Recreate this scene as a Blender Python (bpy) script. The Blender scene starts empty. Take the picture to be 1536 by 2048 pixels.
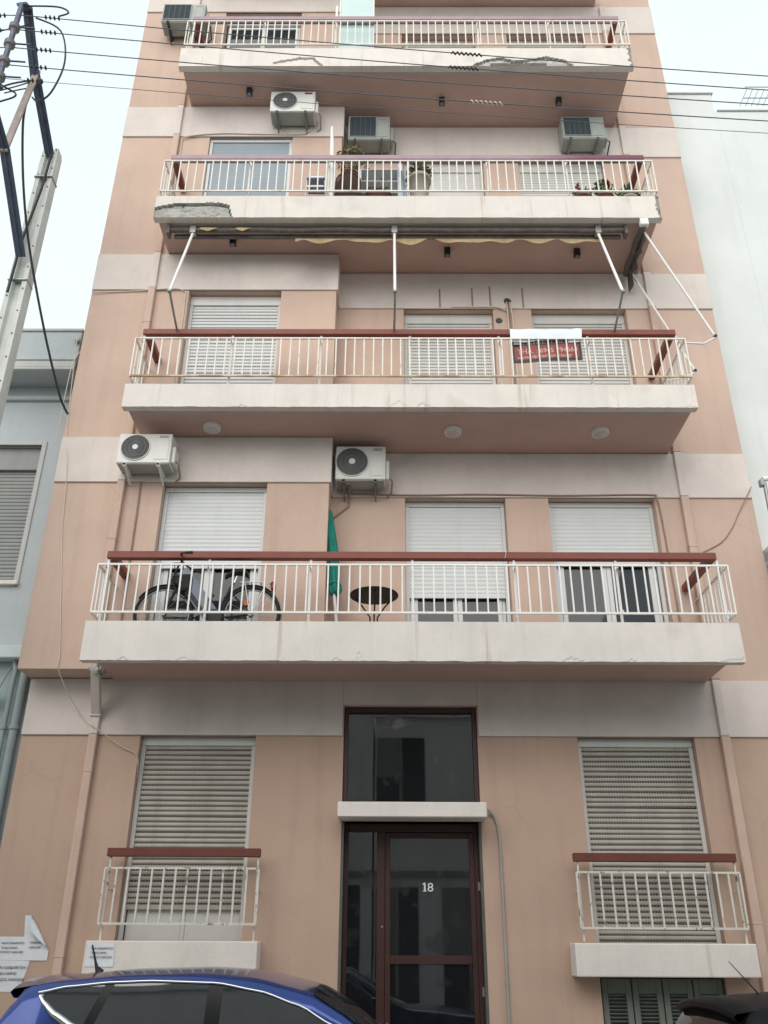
import bpy, bmesh, math, random
from mathutils import Vector, noise as mnoise
random.seed(7)
R = math.radians
S = bpy.context.scene
COL = S.collection

# ------------------------------------------------------------------ camera
cd = bpy.data.cameras.new('camera'); cam = bpy.data.objects.new('camera', cd); COL.objects.link(cam)
F_PX, PITCH, YAW, ROLL = 1740.0, 0.46501, -0.00579, 0.0051
cd.sensor_fit = 'VERTICAL'; cd.sensor_height = 36.0; cd.lens = F_PX / 2048 * 36.0
cd.clip_start = 0.05; cd.clip_end = 600
cam.location = (0, -10.317, 1.65)
cam.rotation_mode = 'QUATERNION'
_fw = Vector((math.sin(YAW) * math.cos(PITCH), math.cos(YAW) * math.cos(PITCH), math.sin(PITCH)))
_r = Vector((math.cos(YAW), -math.sin(YAW), 0)); _u = _r.cross(_fw)
_r2 = _r * math.cos(ROLL) + _u * math.sin(ROLL); _u2 = _r2.cross(_fw)
from mathutils import Matrix
cam.rotation_quaternion = Matrix((_r2, _u2, -_fw)).transposed().to_quaternion()
S.camera = cam

# ------------------------------------------------------------------ world (overcast) + soft sun
SUN_EL, SUN_AZ = R(31), R(196)      # azimuth measured from +Y clockwise: behind the camera, to its left
w = bpy.data.worlds.new('World'); S.world = w; w.use_nodes = True
nt = w.node_tree; nt.nodes.clear()
out = nt.nodes.new('ShaderNodeOutputWorld'); bg = nt.nodes.new('ShaderNodeBackground')
sky = nt.nodes.new('ShaderNodeTexSky'); sky.sky_type = 'NISHITA'; sky.sun_disc = False
sky.sun_elevation = SUN_EL; sky.sun_rotation = SUN_AZ; sky.dust_density = 4
tc = nt.nodes.new('ShaderNodeTexCoord'); nz = nt.nodes.new('ShaderNodeTexNoise')
nz.inputs['Scale'].default_value = 1.6; nz.inputs['Detail'].default_value = 4
cr = nt.nodes.new('ShaderNodeValToRGB')
cr.color_ramp.elements[0].position = .3; cr.color_ramp.elements[0].color = (7.3, 8.5, 9.0, 1)
cr.color_ramp.elements[1].position = .7; cr.color_ramp.elements[1].color = (8.8, 9.3, 9.5, 1)
mx = nt.nodes.new('ShaderNodeMix'); mx.data_type = 'RGBA'; mx.inputs[0].default_value = .93
nt.links.new(tc.outputs['Generated'], nz.inputs['Vector']); nt.links.new(nz.outputs['Fac'], cr.inputs['Fac'])
nt.links.new(sky.outputs['Color'], mx.inputs[6]); nt.links.new(cr.outputs['Color'], mx.inputs[7])
nt.links.new(mx.outputs[2], bg.inputs['Color']); bg.inputs['Strength'].default_value = .07
nt.links.new(bg.outputs['Background'], out.inputs['Surface'])
sd = bpy.data.lights.new('sun', 'SUN'); sun = bpy.data.objects.new('sun', sd); COL.objects.link(sun)
sd.energy = 1.2; sd.angle = R(60); sd.color = (1, .91, .86)
_sd = Vector((math.sin(SUN_AZ) * math.cos(SUN_EL), math.cos(SUN_AZ) * math.cos(SUN_EL), math.sin(SUN_EL)))
sun.rotation_mode = 'QUATERNION'; sun.rotation_quaternion = _sd.to_track_quat('Z', 'Y')
sun.location = (-6, -14, 24)
vs = S.view_settings; vs.view_transform = 'Standard'; vs.look = 'None'; vs.gamma = 1; vs.exposure = .84
vs.use_curve_mapping = False

# ------------------------------------------------------------------ materials
M = {}
def mat(name, col, rough=.8, var=.12, scale=3.0, bump=0.0, bscale=60.0, metal=0.0, spec=.4, streak=0.0,
        stain2=0.0, crack=0.0, stain=None, stain_lo=.58, stain_hi=.75, stain_scale=1.4, stain_amt=.6, coat=0.0, grain=0.0):
    m = bpy.data.materials.new(name); m.use_nodes = True; M[name] = m
    n = m.node_tree.nodes; l = m.node_tree.links; b = n['Principled BSDF']
    b.inputs['Roughness'].default_value = rough; b.inputs['Metallic'].default_value = metal
    b.inputs['Specular IOR Level'].default_value = spec
    if coat: b.inputs['Coat Weight'].default_value = coat; b.inputs['Coat Roughness'].default_value = .04
    geo = n.new('ShaderNodeNewGeometry')
    a = n.new('ShaderNodeTexNoise'); a.inputs['Scale'].default_value = scale; a.inputs['Detail'].default_value = 4
    a.inputs['Roughness'].default_value = .6
    l.new(geo.outputs['Position'], a.inputs['Vector'])
    mr = n.new('ShaderNodeMapRange'); mr.inputs[1].default_value = .3; mr.inputs[2].default_value = .7
    mr.inputs[3].default_value = 1 - var; mr.inputs[4].default_value = 1 + var
    l.new(a.outputs['Fac'], mr.inputs[0]); fac = mr.outputs[0]
    def mul(x, y):
        q = n.new('ShaderNodeMath'); q.operation = 'MULTIPLY'; l.new(x, q.inputs[0]); l.new(y, q.inputs[1]); return q.outputs[0]
    def mapped(sc, s2):
        mp = n.new('ShaderNodeMapping'); mp.inputs['Scale'].default_value = sc
        l.new(geo.outputs['Position'], mp.inputs['Vector'])
        t = n.new('ShaderNodeTexNoise'); t.inputs['Scale'].default_value = s2; t.inputs['Detail'].default_value = 3
        l.new(mp.outputs[0], t.inputs['Vector']); return t.outputs['Fac']
    if streak:
        t = mapped((1, 1, .06), 7.0)
        q = n.new('ShaderNodeMapRange'); q.inputs[1].default_value = .52; q.inputs[2].default_value = .8
        q.inputs[3].default_value = 1; q.inputs[4].default_value = 1 - streak
        l.new(t, q.inputs[0]); fac = mul(fac, q.outputs[0])
    if grain:
        t = mapped((1, 1, 1), 45.0)
        q = n.new('ShaderNodeMapRange'); q.inputs[1].default_value = .3; q.inputs[2].default_value = .7
        q.inputs[3].default_value = 1 - grain; q.inputs[4].default_value = 1 + grain
        l.new(t, q.inputs[0]); fac = mul(fac, q.outputs[0])
    cm = n.new('ShaderNodeMix'); cm.data_type = 'RGBA'; cm.blend_type = 'MULTIPLY'; cm.inputs[0].default_value = 1
    cm.inputs[6].default_value = (*col, 1); l.new(fac, cm.inputs[7]); colout = cm.outputs[2]
    if stain:
        t = mapped((1, 1, .8), stain_scale)
        q = n.new('ShaderNodeMapRange'); q.inputs[1].default_value = stain_lo; q.inputs[2].default_value = stain_hi
        q.inputs[3].default_value = 0; q.inputs[4].default_value = stain_amt
        l.new(t, q.inputs[0])
        sm = n.new('ShaderNodeMix'); sm.data_type = 'RGBA'; l.new(q.outputs[0], sm.inputs[0])
        l.new(colout, sm.inputs[6]); sm.inputs[7].default_value = (*stain, 1); colout = sm.outputs[2]
    if crack:
        dn = n.new('ShaderNodeTexNoise'); dn.inputs['Scale'].default_value = 1.7; dn.inputs['Detail'].default_value = 5
        l.new(geo.outputs['Position'], dn.inputs['Vector'])
        ad = n.new('ShaderNodeMix'); ad.data_type = 'RGBA'; ad.inputs[0].default_value = .22
        l.new(geo.outputs['Position'], ad.inputs[6]); l.new(dn.outputs['Color'], ad.inputs[7])
        vo = n.new('ShaderNodeTexVoronoi'); vo.feature = 'DISTANCE_TO_EDGE'; vo.inputs['Scale'].default_value = .75
        l.new(ad.outputs[2], vo.inputs['Vector'])
        q = n.new('ShaderNodeMapRange'); q.inputs[1].default_value = .0; q.inputs[2].default_value = .006
        q.inputs[3].default_value = 1; q.inputs[4].default_value = 0; l.new(vo.outputs['Distance'], q.inputs[0])
        t = mapped((1, 1, 1), .9); q2 = n.new('ShaderNodeMapRange'); q2.inputs[1].default_value = .52; q2.inputs[2].default_value = .66
        q2.inputs[3].default_value = 0; q2.inputs[4].default_value = crack; l.new(t, q2.inputs[0])
        sm = n.new('ShaderNodeMix'); sm.data_type = 'RGBA'; l.new(mul(q.outputs[0], q2.outputs[0]), sm.inputs[0])
        l.new(colout, sm.inputs[6]); sm.inputs[7].default_value = (.16, .12, .10, 1); colout = sm.outputs[2]
    if stain2:
        t = mapped((1, .2, .05), 11.0)
        q = n.new('ShaderNodeMapRange'); q.inputs[1].default_value = .64; q.inputs[2].default_value = .78
        q.inputs[3].default_value = 0; q.inputs[4].default_value = stain2
        l.new(t, q.inputs[0])
        sm = n.new('ShaderNodeMix'); sm.data_type = 'RGBA'; l.new(q.outputs[0], sm.inputs[0])
        l.new(colout, sm.inputs[6]); sm.inputs[7].default_value = (.34, .25, .16, 1); colout = sm.outputs[2]
    l.new(colout, b.inputs['Base Color'])
    if bump:
        t = n.new('ShaderNodeTexNoise'); t.inputs['Scale'].default_value = bscale; t.inputs['Detail'].default_value = 2
        l.new(geo.outputs['Position'], t.inputs['Vector'])
        bp = n.new('ShaderNodeBump'); bp.inputs['Strength'].default_value = bump; bp.inputs['Distance'].default_value = .004
        l.new(t.outputs['Fac'], bp.inputs['Height']); l.new(bp.outputs[0], b.inputs['Normal'])
    return m

def glass(name, tint=(.03, .04, .045), rough=.02, alpha=.55, wavy=.0, dirt=0):
    """window glass: partly see-through pane with a mirror coat"""
    m = bpy.data.materials.new(name); m.use_nodes = True; M[name] = m
    n = m.node_tree.nodes; l = m.node_tree.links; b = n['Principled BSDF']
    b.inputs['Base Color'].default_value = (*tint, 1); b.inputs['Roughness'].default_value = rough
    b.inputs['Specular IOR Level'].default_value = .6
    tr = n.new('ShaderNodeBsdfTransparent'); tr.inputs[0].default_value = (.75, .8, .8, 1)
    mxs = n.new('ShaderNodeMixShader'); mxs.inputs[0].default_value = alpha
    l.new(tr.outputs[0], mxs.inputs[1]); l.new(b.outputs[0], mxs.inputs[2]); l.new(mxs.outputs[0], n['Material Output'].inputs['Surface'])
    geo = n.new('ShaderNodeNewGeometry')
    if wavy:
        t = n.new('ShaderNodeTexNoise'); t.inputs['Scale'].default_value = 2.2
        l.new(geo.outputs['Position'], t.inputs['Vector'])
        bp = n.new('ShaderNodeBump'); bp.inputs['Strength'].default_value = wavy; bp.inputs['Distance'].default_value = .02
        l.new(t.outputs['Fac'], bp.inputs['Height']); l.new(bp.outputs[0], b.inputs['Normal'])
    if dirt:
        t = n.new('ShaderNodeTexNoise'); t.inputs['Scale'].default_value = 90 if dirt < .2 else 5; t.inputs['Detail'].default_value = 3
        l.new(geo.outputs['Position'], t.inputs['Vector'])
        q = n.new('ShaderNodeMapRange'); q.inputs[1].default_value = .55; q.inputs[2].default_value = .7
        q.inputs[3].default_value = rough; q.inputs[4].default_value = dirt
        l.new(t.outputs['Fac'], q.inputs[0]); l.new(q.outputs[0], b.inputs['Roughness'])
    return m

PINK = (.56, .415, .336)
mat('pink_render', PINK, .9, .08, .8, crack=.16, bump=.35, bscale=90, streak=.09, stain=(.40, .29, .24), stain_lo=.6, stain_hi=.85, stain_scale=.9, stain_amt=.45, grain=.03)
mat('shaded_tan_render', (.495, .352, .272), .9, .08, .8, .35, 90, crack=.16, streak=.09, stain=(.36, .27, .21), stain_lo=.6, stain_hi=.85, stain_scale=.9, stain_amt=.45, grain=.03)  # tanner than the upper walls; street-level shade is darkened into this base colour
mat('soffit_pink', (.55, .385, .33), .9, .07, 1.3, .35, 90, stain=(.42, .30, .25), stain_lo=.6, stain_hi=.85, stain_scale=.9, stain_amt=.4, grain=.03)
mat('band_render', (.66, .595, .545), .9, .07, 1.7, .3, 90, crack=.12, streak=.06, stain=(.36, .33, .31), stain_lo=.62, stain_hi=.82, stain_amt=.5, grain=.03)
mat('cream_paint', (.71, .665, .61), .85, .06, 2.0, .25, 70, streak=.10, stain2=.45, stain=(.48, .43, .36), stain_lo=.6, stain_hi=.8, stain_scale=2.3, stain_amt=.5, grain=.03)
mat('bare_concrete', (.42, .42, .385), .95, .25, 9, .9, 45, stain=(.20, .2, .18), stain_scale=9, stain_lo=.5)
mat('soffit_grey', (.47, .42, .38), .9, .08, 2, .3, 70, streak=.1)
mat('white_metal', (.80, .79, .76), .45, .05, 6, .1, 80, stain=(.42, .30, .18), stain_lo=.68, stain_hi=.78, stain_scale=6, stain_amt=.5)
mat('aged_white_metal', (.74, .72, .66), .55, .07, 6, .15, 80, stain=(.36, .22, .10), stain_lo=.58, stain_hi=.74, stain_scale=8, stain_amt=.6)
mat('old_cream_metal', (.64, .62, .56), .6, .08, 6, .2, 80, stain=(.22, .13, .07), stain_lo=.6, stain_hi=.68, stain_scale=13, stain_amt=.85)
mat('rusty_rail', (.58, .50, .36), .7, .12, 8, .2, 80, stain=(.33, .19, .07), stain_lo=.42, stain_hi=.62, stain_scale=5, stain_amt=.85)
mat('dark_brown_wood', (.135, .038, .026), .5, .12, 5, .15, 60)
mat('brown_wood', (.20, .052, .034), .5, .12, 5, .15, 60, streak=0)
mat('faded_wood', (.33, .235, .26), .45, .10, 4, .1, 60)
_m = mat('faded_wood2', (.33, .235, .26), .45, .10, 4, .1, 60)
_n = _m.node_tree.nodes; _l = _m.node_tree.links; _g = _n.new('ShaderNodeNewGeometry'); _sx = _n.new('ShaderNodeSeparateXYZ'); _l.new(_g.outputs['Position'], _sx.inputs[0])
_q = _n.new('ShaderNodeMapRange'); _q.inputs[1].default_value = 2.0; _q.inputs[2].default_value = 2.9; _l.new(_sx.outputs[0], _q.inputs[0])
_x = _n.new('ShaderNodeMix'); _x.data_type = 'RGBA'; _l.new(_q.outputs[0], _x.inputs[0]); _b0 = _n['Principled BSDF']
_l.new(_b0.inputs['Base Color'].links[0].from_socket, _x.inputs[6]); _x.inputs[7].default_value = (.16, .05, .075, 1); _l.new(_x.outputs[2], _b0.inputs['Base Color'])
mat('white_pvc', (.62, .645, .64), .35, .03, 3, streak=.05)
mat('grey_pvc', (.61, .61, .575), .45, .05, 3, streak=.08)
mat('old_shutter', (.42, .395, .345), .6, .10, 5, .1, streak=.18, stain=(.30, .27, .2), stain_scale=3, stain_lo=.55)
mat('blue_shutter', (.27, .325, .36), .5, .05, 3, streak=.06)
mat('grey_shutter', (.26, .27, .255), .55, .06, 3, streak=.1)
mat('brown_frame', (.05, .021, .018), .45, .12, 6)
mat('dark_marble', (.10, .105, .095), .35, .25, 14)
mat('interior', (.10, .095, .085), .9, .1, 2)
mat('curtain', (.5, .48, .44), .9, .1, 3, streak=.2)
mat('blue_blind', (.035, .075, .17), .6, .1, 3)
mat('ac_white', (.70, .70, .66), .45, .04, 5, streak=.06, stain=(.5, .45, .36), stain_lo=.62, stain_amt=.4)
mat('ac_old', (.36, .39, .36), .55, .07, 5, streak=.12)
mat('ac_dark', (.045, .05, .052), .5, .1, 20)
mat('fan_dark', (.07, .078, .078), .5, .1, 20)
mat('ac_grille', (.26, .275, .27), .5, .05, 20)
mat('ac_grille_slate', (.12, .15, .17), .6, .05, 20)
mat('steel', (.30, .31, .31), .45, .15, 12, metal=.7)
mat('bracket_steel', (.22, .23, .23), .6, .15, 12, metal=.3)
mat('black_metal', (.02, .021, .022), .45, .1, 12)
mat('rubber', (.02, .02, .02), .7, .1, 12)
mat('wire_grey', (.10, .108, .125), .6, .1, 8)
mat('antenna_grey', (.42, .46, .47), .5, .1, 8)
mat('cable_black', (.025, .027, .03), .6, .1, 8)
mat('cable_pink', (.30, .21, .17), .7, .1, 8)
mat('cable_white', (.62, .56, .48), .6, .08, 8)
mat('conduit_grey', (.33, .33, .30), .55, .1, 8)
mat('pole_concrete', (.58, .60, .57), .9, .10, 3, .5, 40, streak=.12)
mat('pole_steel', (.10, .12, .17), .6, .2, 7, metal=.2, stain=(.25, .17, .13), stain_lo=.6)
mat('pole_strut', (.36, .30, .27), .7, .2, 7, stain=(.25, .15, .1))
mat('insulator', (.12, .115, .13), .35, .1, 6, spec=.6)
mat('awning_steel', (.13, .12, .11), .6, .25, 9, stain=(.25, .15, .08))
mat('awning_cloth', (.50, .39, .22), .9, .12, 5, streak=.25)
mat('awning_arm', (.80, .80, .77), .4, .05, 8)
mat('light_glass', (.55, .52, .47), .4, .05, 5)
mat('light_rim', (.72, .70, .66), .5, .05, 5)
mat('green_cloth', (.012, .20, .155), .8, .15, 10, streak=.1)
mat('dark_green_metal', (.012, .022, .016), .6, .1, 12)
mat('green_shutter', (.165, .19, .165), .65, .10, 6, streak=.15)
mat('paper', (.70, .73, .76), .8, .05, 9, .6, 12)
mat('paper_back', (.80, .82, .84), .8, .04, 9, .4, 12)
mat('ink', (.05, .05, .06), .8, .1, 60)
mat('sign_black', (.035, .03, .03), .5, .1, 8)
mat('sign_red', (.27, .045, .038), .5, .1, 8)
mat('sign_grey', (.25, .24, .24), .6, .1, 8)
mat('sign_pale', (.62, .46, .40), .6, .1, 8)
mat('mint_sheet', (.52, .66, .64), .4, .05, 3)
mat('banner_white', (.70, .76, .83), .6, .05, 5)
mat('number_white', (.75, .75, .72), .6, .05, 9)
mat('car_blue', (.001, .030, .19), .22, .03, 4, metal=.5, coat=.6, spec=.5)
mat('car_dark', (.008, .009, .011), .5, .05, 4, spec=.15)
mat('chrome', (.75, .76, .77), .12, .02, 4, metal=1)
mat('car_black', (.008, .009, .010), .2, .1, 8, spec=.3)
mat('car_red', (.25, .012, .012), .2, .1, 8)
mat('car_lamp', (.6, .62, .64), .1, .05, 8)
mat('grey_plaster', (.43, .475, .485), .9, .06, 1.2, .4, 70, streak=.06, grain=.03)
mat('grey_trim', (.48, .49, .475), .85, .06, 2, .2, streak=.14)
mat('teal_plaster', (.35, .42, .43), .9, .07, 1.6, 1.0, 22, streak=.08)
mat('mint_trim', (.52, .60, .60), .85, .05, 2)
mat('pipe_paint', (.27, .315, .315), .6, .06, 4, streak=.1)
mat('white_plaster', (.66, .695, .675), .92, .06, .6, .35, 60, streak=.06, stain=(.48, .54, .52), stain_lo=.58, stain_hi=.8, stain_scale=.5, stain_amt=.5)
mat('asphalt', (.19, .182, .17), .7, .2, 30, .8, 90)
mat('paving', (.46, .43, .39), .9, .15, 6, .5, 60)
mat('kerb', (.36, .35, .33), .9, .15, 6, .5, 60)
mat('terracotta', (.18, .07, .055), .8, .12, 7)
mat('beige_plastic', (.42, .39, .33), .6, .06, 5)
mat('leaf', (.06, .105, .035), .6, .3, 12)
mat('leaf_dry', (.16, .15, .07), .7, .3, 12)
mat('flower', (.42, .03, .05), .6, .2, 12)
mat('rattan', (.075, .035, .022), .7, .2, 25)
mat('blue_plastic', (.22, .30, .44), .5, .1, 5)
mat('silver_grey', (.17, .19, .23), .4, .06, 5, metal=.4)
mat('orange', (.5, .16, .04), .5, .1, 5)
mat('opp_white', (.78, .79, .78), .9, .06, 1, streak=.1)
mat('opp_tan', (.34, .32, .26), .9, .08, 1, streak=.1)
mat('opp_dark', (.035, .037, .04), .7, .1, 2)
glass('pane', alpha=.72)
glass('door_pane', tint=(.012, .014, .016), alpha=.72, wavy=.012, dirt=.22)
glass('car_glass', tint=(.008, .011, .012), alpha=.88, rough=.012, dirt=.07)
glass('rear_glass', tint=(.008, .010, .011), alpha=.95)
M['rear_glass'].node_tree.nodes['Principled BSDF'].inputs['Specular IOR Level'].default_value = .25
for _g in ('car_glass', 'door_pane'):
    _b = M[_g].node_tree.nodes['Principled BSDF']; _b.inputs['Specular IOR Level'].default_value = 1.0; _b.inputs['Coat Weight'].default_value = 1.0; _b.inputs['Coat Roughness'].default_value = .01
# perforated neck of a roller shutter slat: rows of small dark slots
def slot_mat(name, col, dark=(.035, .032, .028)):
    m = bpy.data.materials.new(name); m.use_nodes = True; M[name] = m
    n = m.node_tree.nodes; l = m.node_tree.links; b = n['Principled BSDF']; b.inputs['Roughness'].default_value = .7
    g = n.new('ShaderNodeNewGeometry'); sp = n.new('ShaderNodeSeparateXYZ'); l.new(g.outputs['Position'], sp.inputs[0])
    a = n.new('ShaderNodeMath'); a.operation = 'MULTIPLY'; a.inputs[1].default_value = 32.0; l.new(sp.outputs[0], a.inputs[0])
    f = n.new('ShaderNodeMath'); f.operation = 'FRACT'; l.new(a.outputs[0], f.inputs[0])
    c = n.new('ShaderNodeMath'); c.operation = 'GREATER_THAN'; c.inputs[1].default_value = .28; l.new(f.outputs[0], c.inputs[0])
    mxx = n.new('ShaderNodeMix'); mxx.data_type = 'RGBA'; l.new(c.outputs[0], mxx.inputs[0])
    mxx.inputs[6].default_value = (*col, 1); mxx.inputs[7].default_value = (*dark, 1)
    l.new(mxx.outputs[2], b.inputs['Base Color'])
slot_mat('slot_old', (.34, .31, .25)); slot_mat('slot_grey', (.50, .50, .48), (.16, .16, .15))

# ------------------------------------------------------------------ mesh helpers
WL = {}                                   # world location of every object's origin
def wl(o): return WL.get(o.name, Vector((0, 0, 0))) if o else Vector((0, 0, 0))
def setp(o, label=None, cat=None, group=None, kind=None):
    if label: o['label'] = label
    if cat: o['category'] = cat
    if group: o['group'] = group
    if kind: o['kind'] = kind
    return o
def thing(name, loc, label, cat, group=None):
    o = bpy.data.objects.new(name, None); COL.objects.link(o); o.location = loc; o.empty_display_size = .2
    WL[o.name] = Vector(loc); return setp(o, label, cat, group)
def place(name, me, parent, loc=None):
    o = bpy.data.objects.new(name, me); COL.objects.link(o)
    W = Vector(loc) if loc is not None else wl(parent)
    o.parent = parent; o.location = W - wl(parent); WL[o.name] = W
    return o
class MB:
    def __init__(s): s.v = []; s.f = []; s.mi = []; s.sm = []
    def add(s, vs, fs, mi=0, smooth=False):
        o = len(s.v); s.v += [tuple(v) for v in vs]
        for f in fs: s.f.append([o + i for i in f]); s.mi.append(mi); s.sm.append(smooth)
        return s
    def box(s, x0, x1, y0, y1, z0, z1, mi=0):
        if x0 > x1: x0, x1 = x1, x0
        if y0 > y1: y0, y1 = y1, y0
        if z0 > z1: z0, z1 = z1, z0
        v = [(x0, y0, z0), (x1, y0, z0), (x1, y1, z0), (x0, y1, z0), (x0, y0, z1), (x1, y0, z1), (x1, y1, z1), (x0, y1, z1)]
        return s.add(v, [(0, 3, 2, 1), (4, 5, 6, 7), (0, 1, 5, 4), (1, 2, 6, 5), (2, 3, 7, 6), (3, 0, 4, 7)], mi)
    def bbox(s, x0, x1, y0, y1, z0, z1, b=.004, mi=0, seg=1):
        """box with bevelled edges"""
        bm = bmesh.new(); bmesh.ops.create_cube(bm, size=1)
        for v in bm.verts:
            v.co = Vector(((x0 + x1) / 2 + v.co.x * abs(x1 - x0), (y0 + y1) / 2 + v.co.y * abs(y1 - y0), (z0 + z1) / 2 + v.co.z * abs(z1 - z0)))
        bmesh.ops.bevel(bm, geom=list(bm.edges), offset=b, segments=seg, affect='EDGES', profile=.5)
        bm.verts.index_update()
        s.add([v.co for v in bm.verts], [[v.index for v in f.verts] for f in bm.faces], mi); bm.free(); return s
    def quad(s, a, b, c, d, mi=0): return s.add([a, b, c, d], [(0, 1, 2, 3)], mi)
    def tube(s, pts, r, n=8, mi=0, caps=True, smooth=True):
        pts = [Vector(p) for p in pts]; rr = r if isinstance(r, (list, tuple)) else [r] * len(pts)
        t0 = (pts[1] - pts[0]).normalized(); up = Vector((0, 0, 1)) if abs(t0.z) < .9 else Vector((1, 0, 0))
        a = t0.cross(up).normalized(); vs = []; fs = []
        for i, p in enumerate(pts):
            t = (pts[min(i + 1, len(pts) - 1)] - pts[max(i - 1, 0)]).normalized()
            a = (a - t * a.dot(t)).normalized(); b = t.cross(a)
            for k in range(n):
                q = 2 * math.pi * k / n; vs.append(p + (a * math.cos(q) + b * math.sin(q)) * rr[i])
        for i in range(len(pts) - 1):
            for k in range(n):
                k2 = (k + 1) % n; fs.append((i * n + k, i * n + k2, (i + 1) * n + k2, (i + 1) * n + k))
        s.add(vs, fs, mi, smooth)
        if caps:
            L = (len(pts) - 1) * n
            s.add(vs[:n], [tuple(range(n))[::-1]], mi); s.add(vs[L:], [tuple(range(n))], mi)
        return s
    def lathe(s, prof, c, axis='Z', n=24, mi=0, smooth=True):
        """prof: (radius, height) pairs along the axis"""
        vs = []; fs = []
        for r, h in prof:
            for k in range(n):
                q = 2 * math.pi * k / n; x, y = r * math.cos(q), r * math.sin(q)
                p = {'Z': (x, y, h), 'Y': (x, h, y), 'X': (h, x, y)}[axis]; vs.append((c[0] + p[0], c[1] + p[1], c[2] + p[2]))
        for i in range(len(prof) - 1):
            for k in range(n):
                k2 = (k + 1) % n; fs.append((i * n + k, i * n + k2, (i + 1) * n + k2, (i + 1) * n + k))
        s.add(vs, fs, mi, smooth)
        s.add(vs[:n], [tuple(range(n))[::-1]], mi); s.add(vs[-n:], [tuple(range(n))], mi)
        return s
    def bar(s, a, b, w, h, mi=0, up=(0, 0, 1)):
        a, b = Vector(a), Vector(b); t = (b - a).normalized(); up = Vector(up)
        if abs(t.dot(up)) > .95: up = Vector((0, 1, 0))
        x = t.cross(up).normalized() * w / 2; y = x.cross(t).normalized() * h / 2
        v = [a - x - y, a + x - y, a + x + y, a - x + y, b - x - y, b + x - y, b + x + y, b - x + y]
        return s.add(v, [(0, 3, 2, 1), (4, 5, 6, 7), (0, 1, 5, 4), (1, 2, 6, 5), (2, 3, 7, 6), (3, 0, 4, 7)], mi)
    def mesh(s, name, mats, off=(0, 0, 0)):
        me = bpy.data.meshes.new(name); o = Vector(off)
        me.from_pydata([tuple(Vector(v) - o) for v in s.v], [], s.f)
        for m in (mats if isinstance(mats, (list, tuple)) else [mats]): me.materials.append(M[m])
        me.polygons.foreach_set('material_index', s.mi); me.polygons.foreach_set('use_smooth', s.sm)
        bm = bmesh.new(); bm.from_mesh(me); bmesh.ops.recalc_face_normals(bm, faces=list(bm.faces)); bm.to_mesh(me); bm.free()
        me.update(); return me
    def build(s, name, mats, parent=None, loc=None, **kw):
        L = Vector(loc) if loc is not None else wl(parent)
        o = place(name, s.mesh(name, mats, L), parent, L); setp(o, **kw); return o
def text(name, body, size, x, y, z, m, parent, align='LEFT', sx=1.0, shear=0.0):
    """flat lettering facing the street (-Y), left end at x, baseline at z"""
    c = bpy.data.curves.new(name, 'FONT'); c.body = body; c.size = size; c.align_x = align; c.extrude = .0006
    o = bpy.data.objects.new(name, c); COL.objects.link(o)
    me = bpy.data.meshes.new_from_object(o.evaluated_get(bpy.context.evaluated_depsgraph_get()))
    bpy.data.objects.remove(o)
    for v in me.vertices:
        px, py, pz = v.co; v.co = (px * sx, -pz, py + shear * px)
    me.materials.clear(); me.materials.append(M[m])
    return place(name, me, parent, (x, y, z))

# ------------------------------------------------------------------ ground
mb = MB(); mb.quad((-120, -120, 0), (120, -120, 0), (120, 120, 0), (-120, 120, 0)); mb.build('ground', 'asphalt', kind='structure')
mb = MB(); mb.quad((-60, -8.6, .004), (60, -8.6, .004), (60, -1.75, .004), (-60, -1.75, .004)); mb.build('road', 'asphalt', kind='structure')
mb = MB(); mb.box(-60, 60, -1.6, 0, 0, .13); mb.build('pavement', 'paving', kind='structure')
mb = MB(); mb.bbox(-60, 60, -1.75, -1.603, 0, .138, .02); mb.build('kerb', 'kerb', kind='structure')
mb = MB(); mb.box(-60, 60, -12.0, -8.6, 0, .13); mb.build('pavement', 'paving', kind='structure')

# ------------------------------------------------------------------ apartment building
XL, XR, BX, BY = -4.34, 4.85, -.77, -.41          # left/right edge, bay edge, bay front plane
SOF = {1: 4.53, 2: 7.725, 3: 10.93, 4: 14.17, 5: 17.40}
FTOP = {1: 4.89, 2: 8.07, 3: 11.345, 4: 14.60, 5: 17.85}
BB = {1: 3.88, 2: 7.04, 3: 10.235, 4: 13.43, 5: 16.61}     # band bottoms
BT = {1: 4.553, 2: 7.715, 3: 10.91, 4: 14.12, 5: 17.36}
ROOF = 20.6
apt = thing('apartment_building', (.25, 0, .13), 'pink rendered apartment block with cream balcony fronts and white railings', 'building')

def wall_open(mb, x0, x1, z0, z1, y, ops, dep):
    xs = sorted({x0, x1, *[o[0] for o in ops], *[o[1] for o in ops]}); zs = sorted({z0, z1, *[o[2] for o in ops], *[o[3] for o in ops]})
    for i in range(len(xs) - 1):
        for j in range(len(zs) - 1):
            cx, cz = (xs[i] + xs[i + 1]) / 2, (zs[j] + zs[j + 1]) / 2
            if any(o[0] < cx < o[1] and o[2] < cz < o[3] for o in ops): continue
            mb.quad((xs[i], y, zs[j]), (xs[i + 1], y, zs[j]), (xs[i + 1], y, zs[j + 1]), (xs[i], y, zs[j + 1]))
    for a, b, c, d in ops:
        mb.quad((a, y, c), (a, y + dep, c), (a, y + dep, d), (a, y, d)); mb.quad((b, y, c), (b, y, d), (b, y + dep, d), (b, y + dep, c))
        mb.quad((a, y, d), (a, y + dep, d), (b, y + dep, d), (b, y, d)); mb.quad((a, y, c), (b, y, c), (b, y + dep, c), (a, y + dep, c))
WIN_L, WIN_M, WIN_R = (-2.92, -1.57), (.22, 1.56), (2.13, 3.55)
GL, GR = (-2.91, -1.55, 1.60, 3.88), (2.22, 3.59, 1.60, 3.88)
DOOR = (-.52, 1.05, .13, 4.23); BASE = (2.22, 3.53, .42, 1.392)
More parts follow.
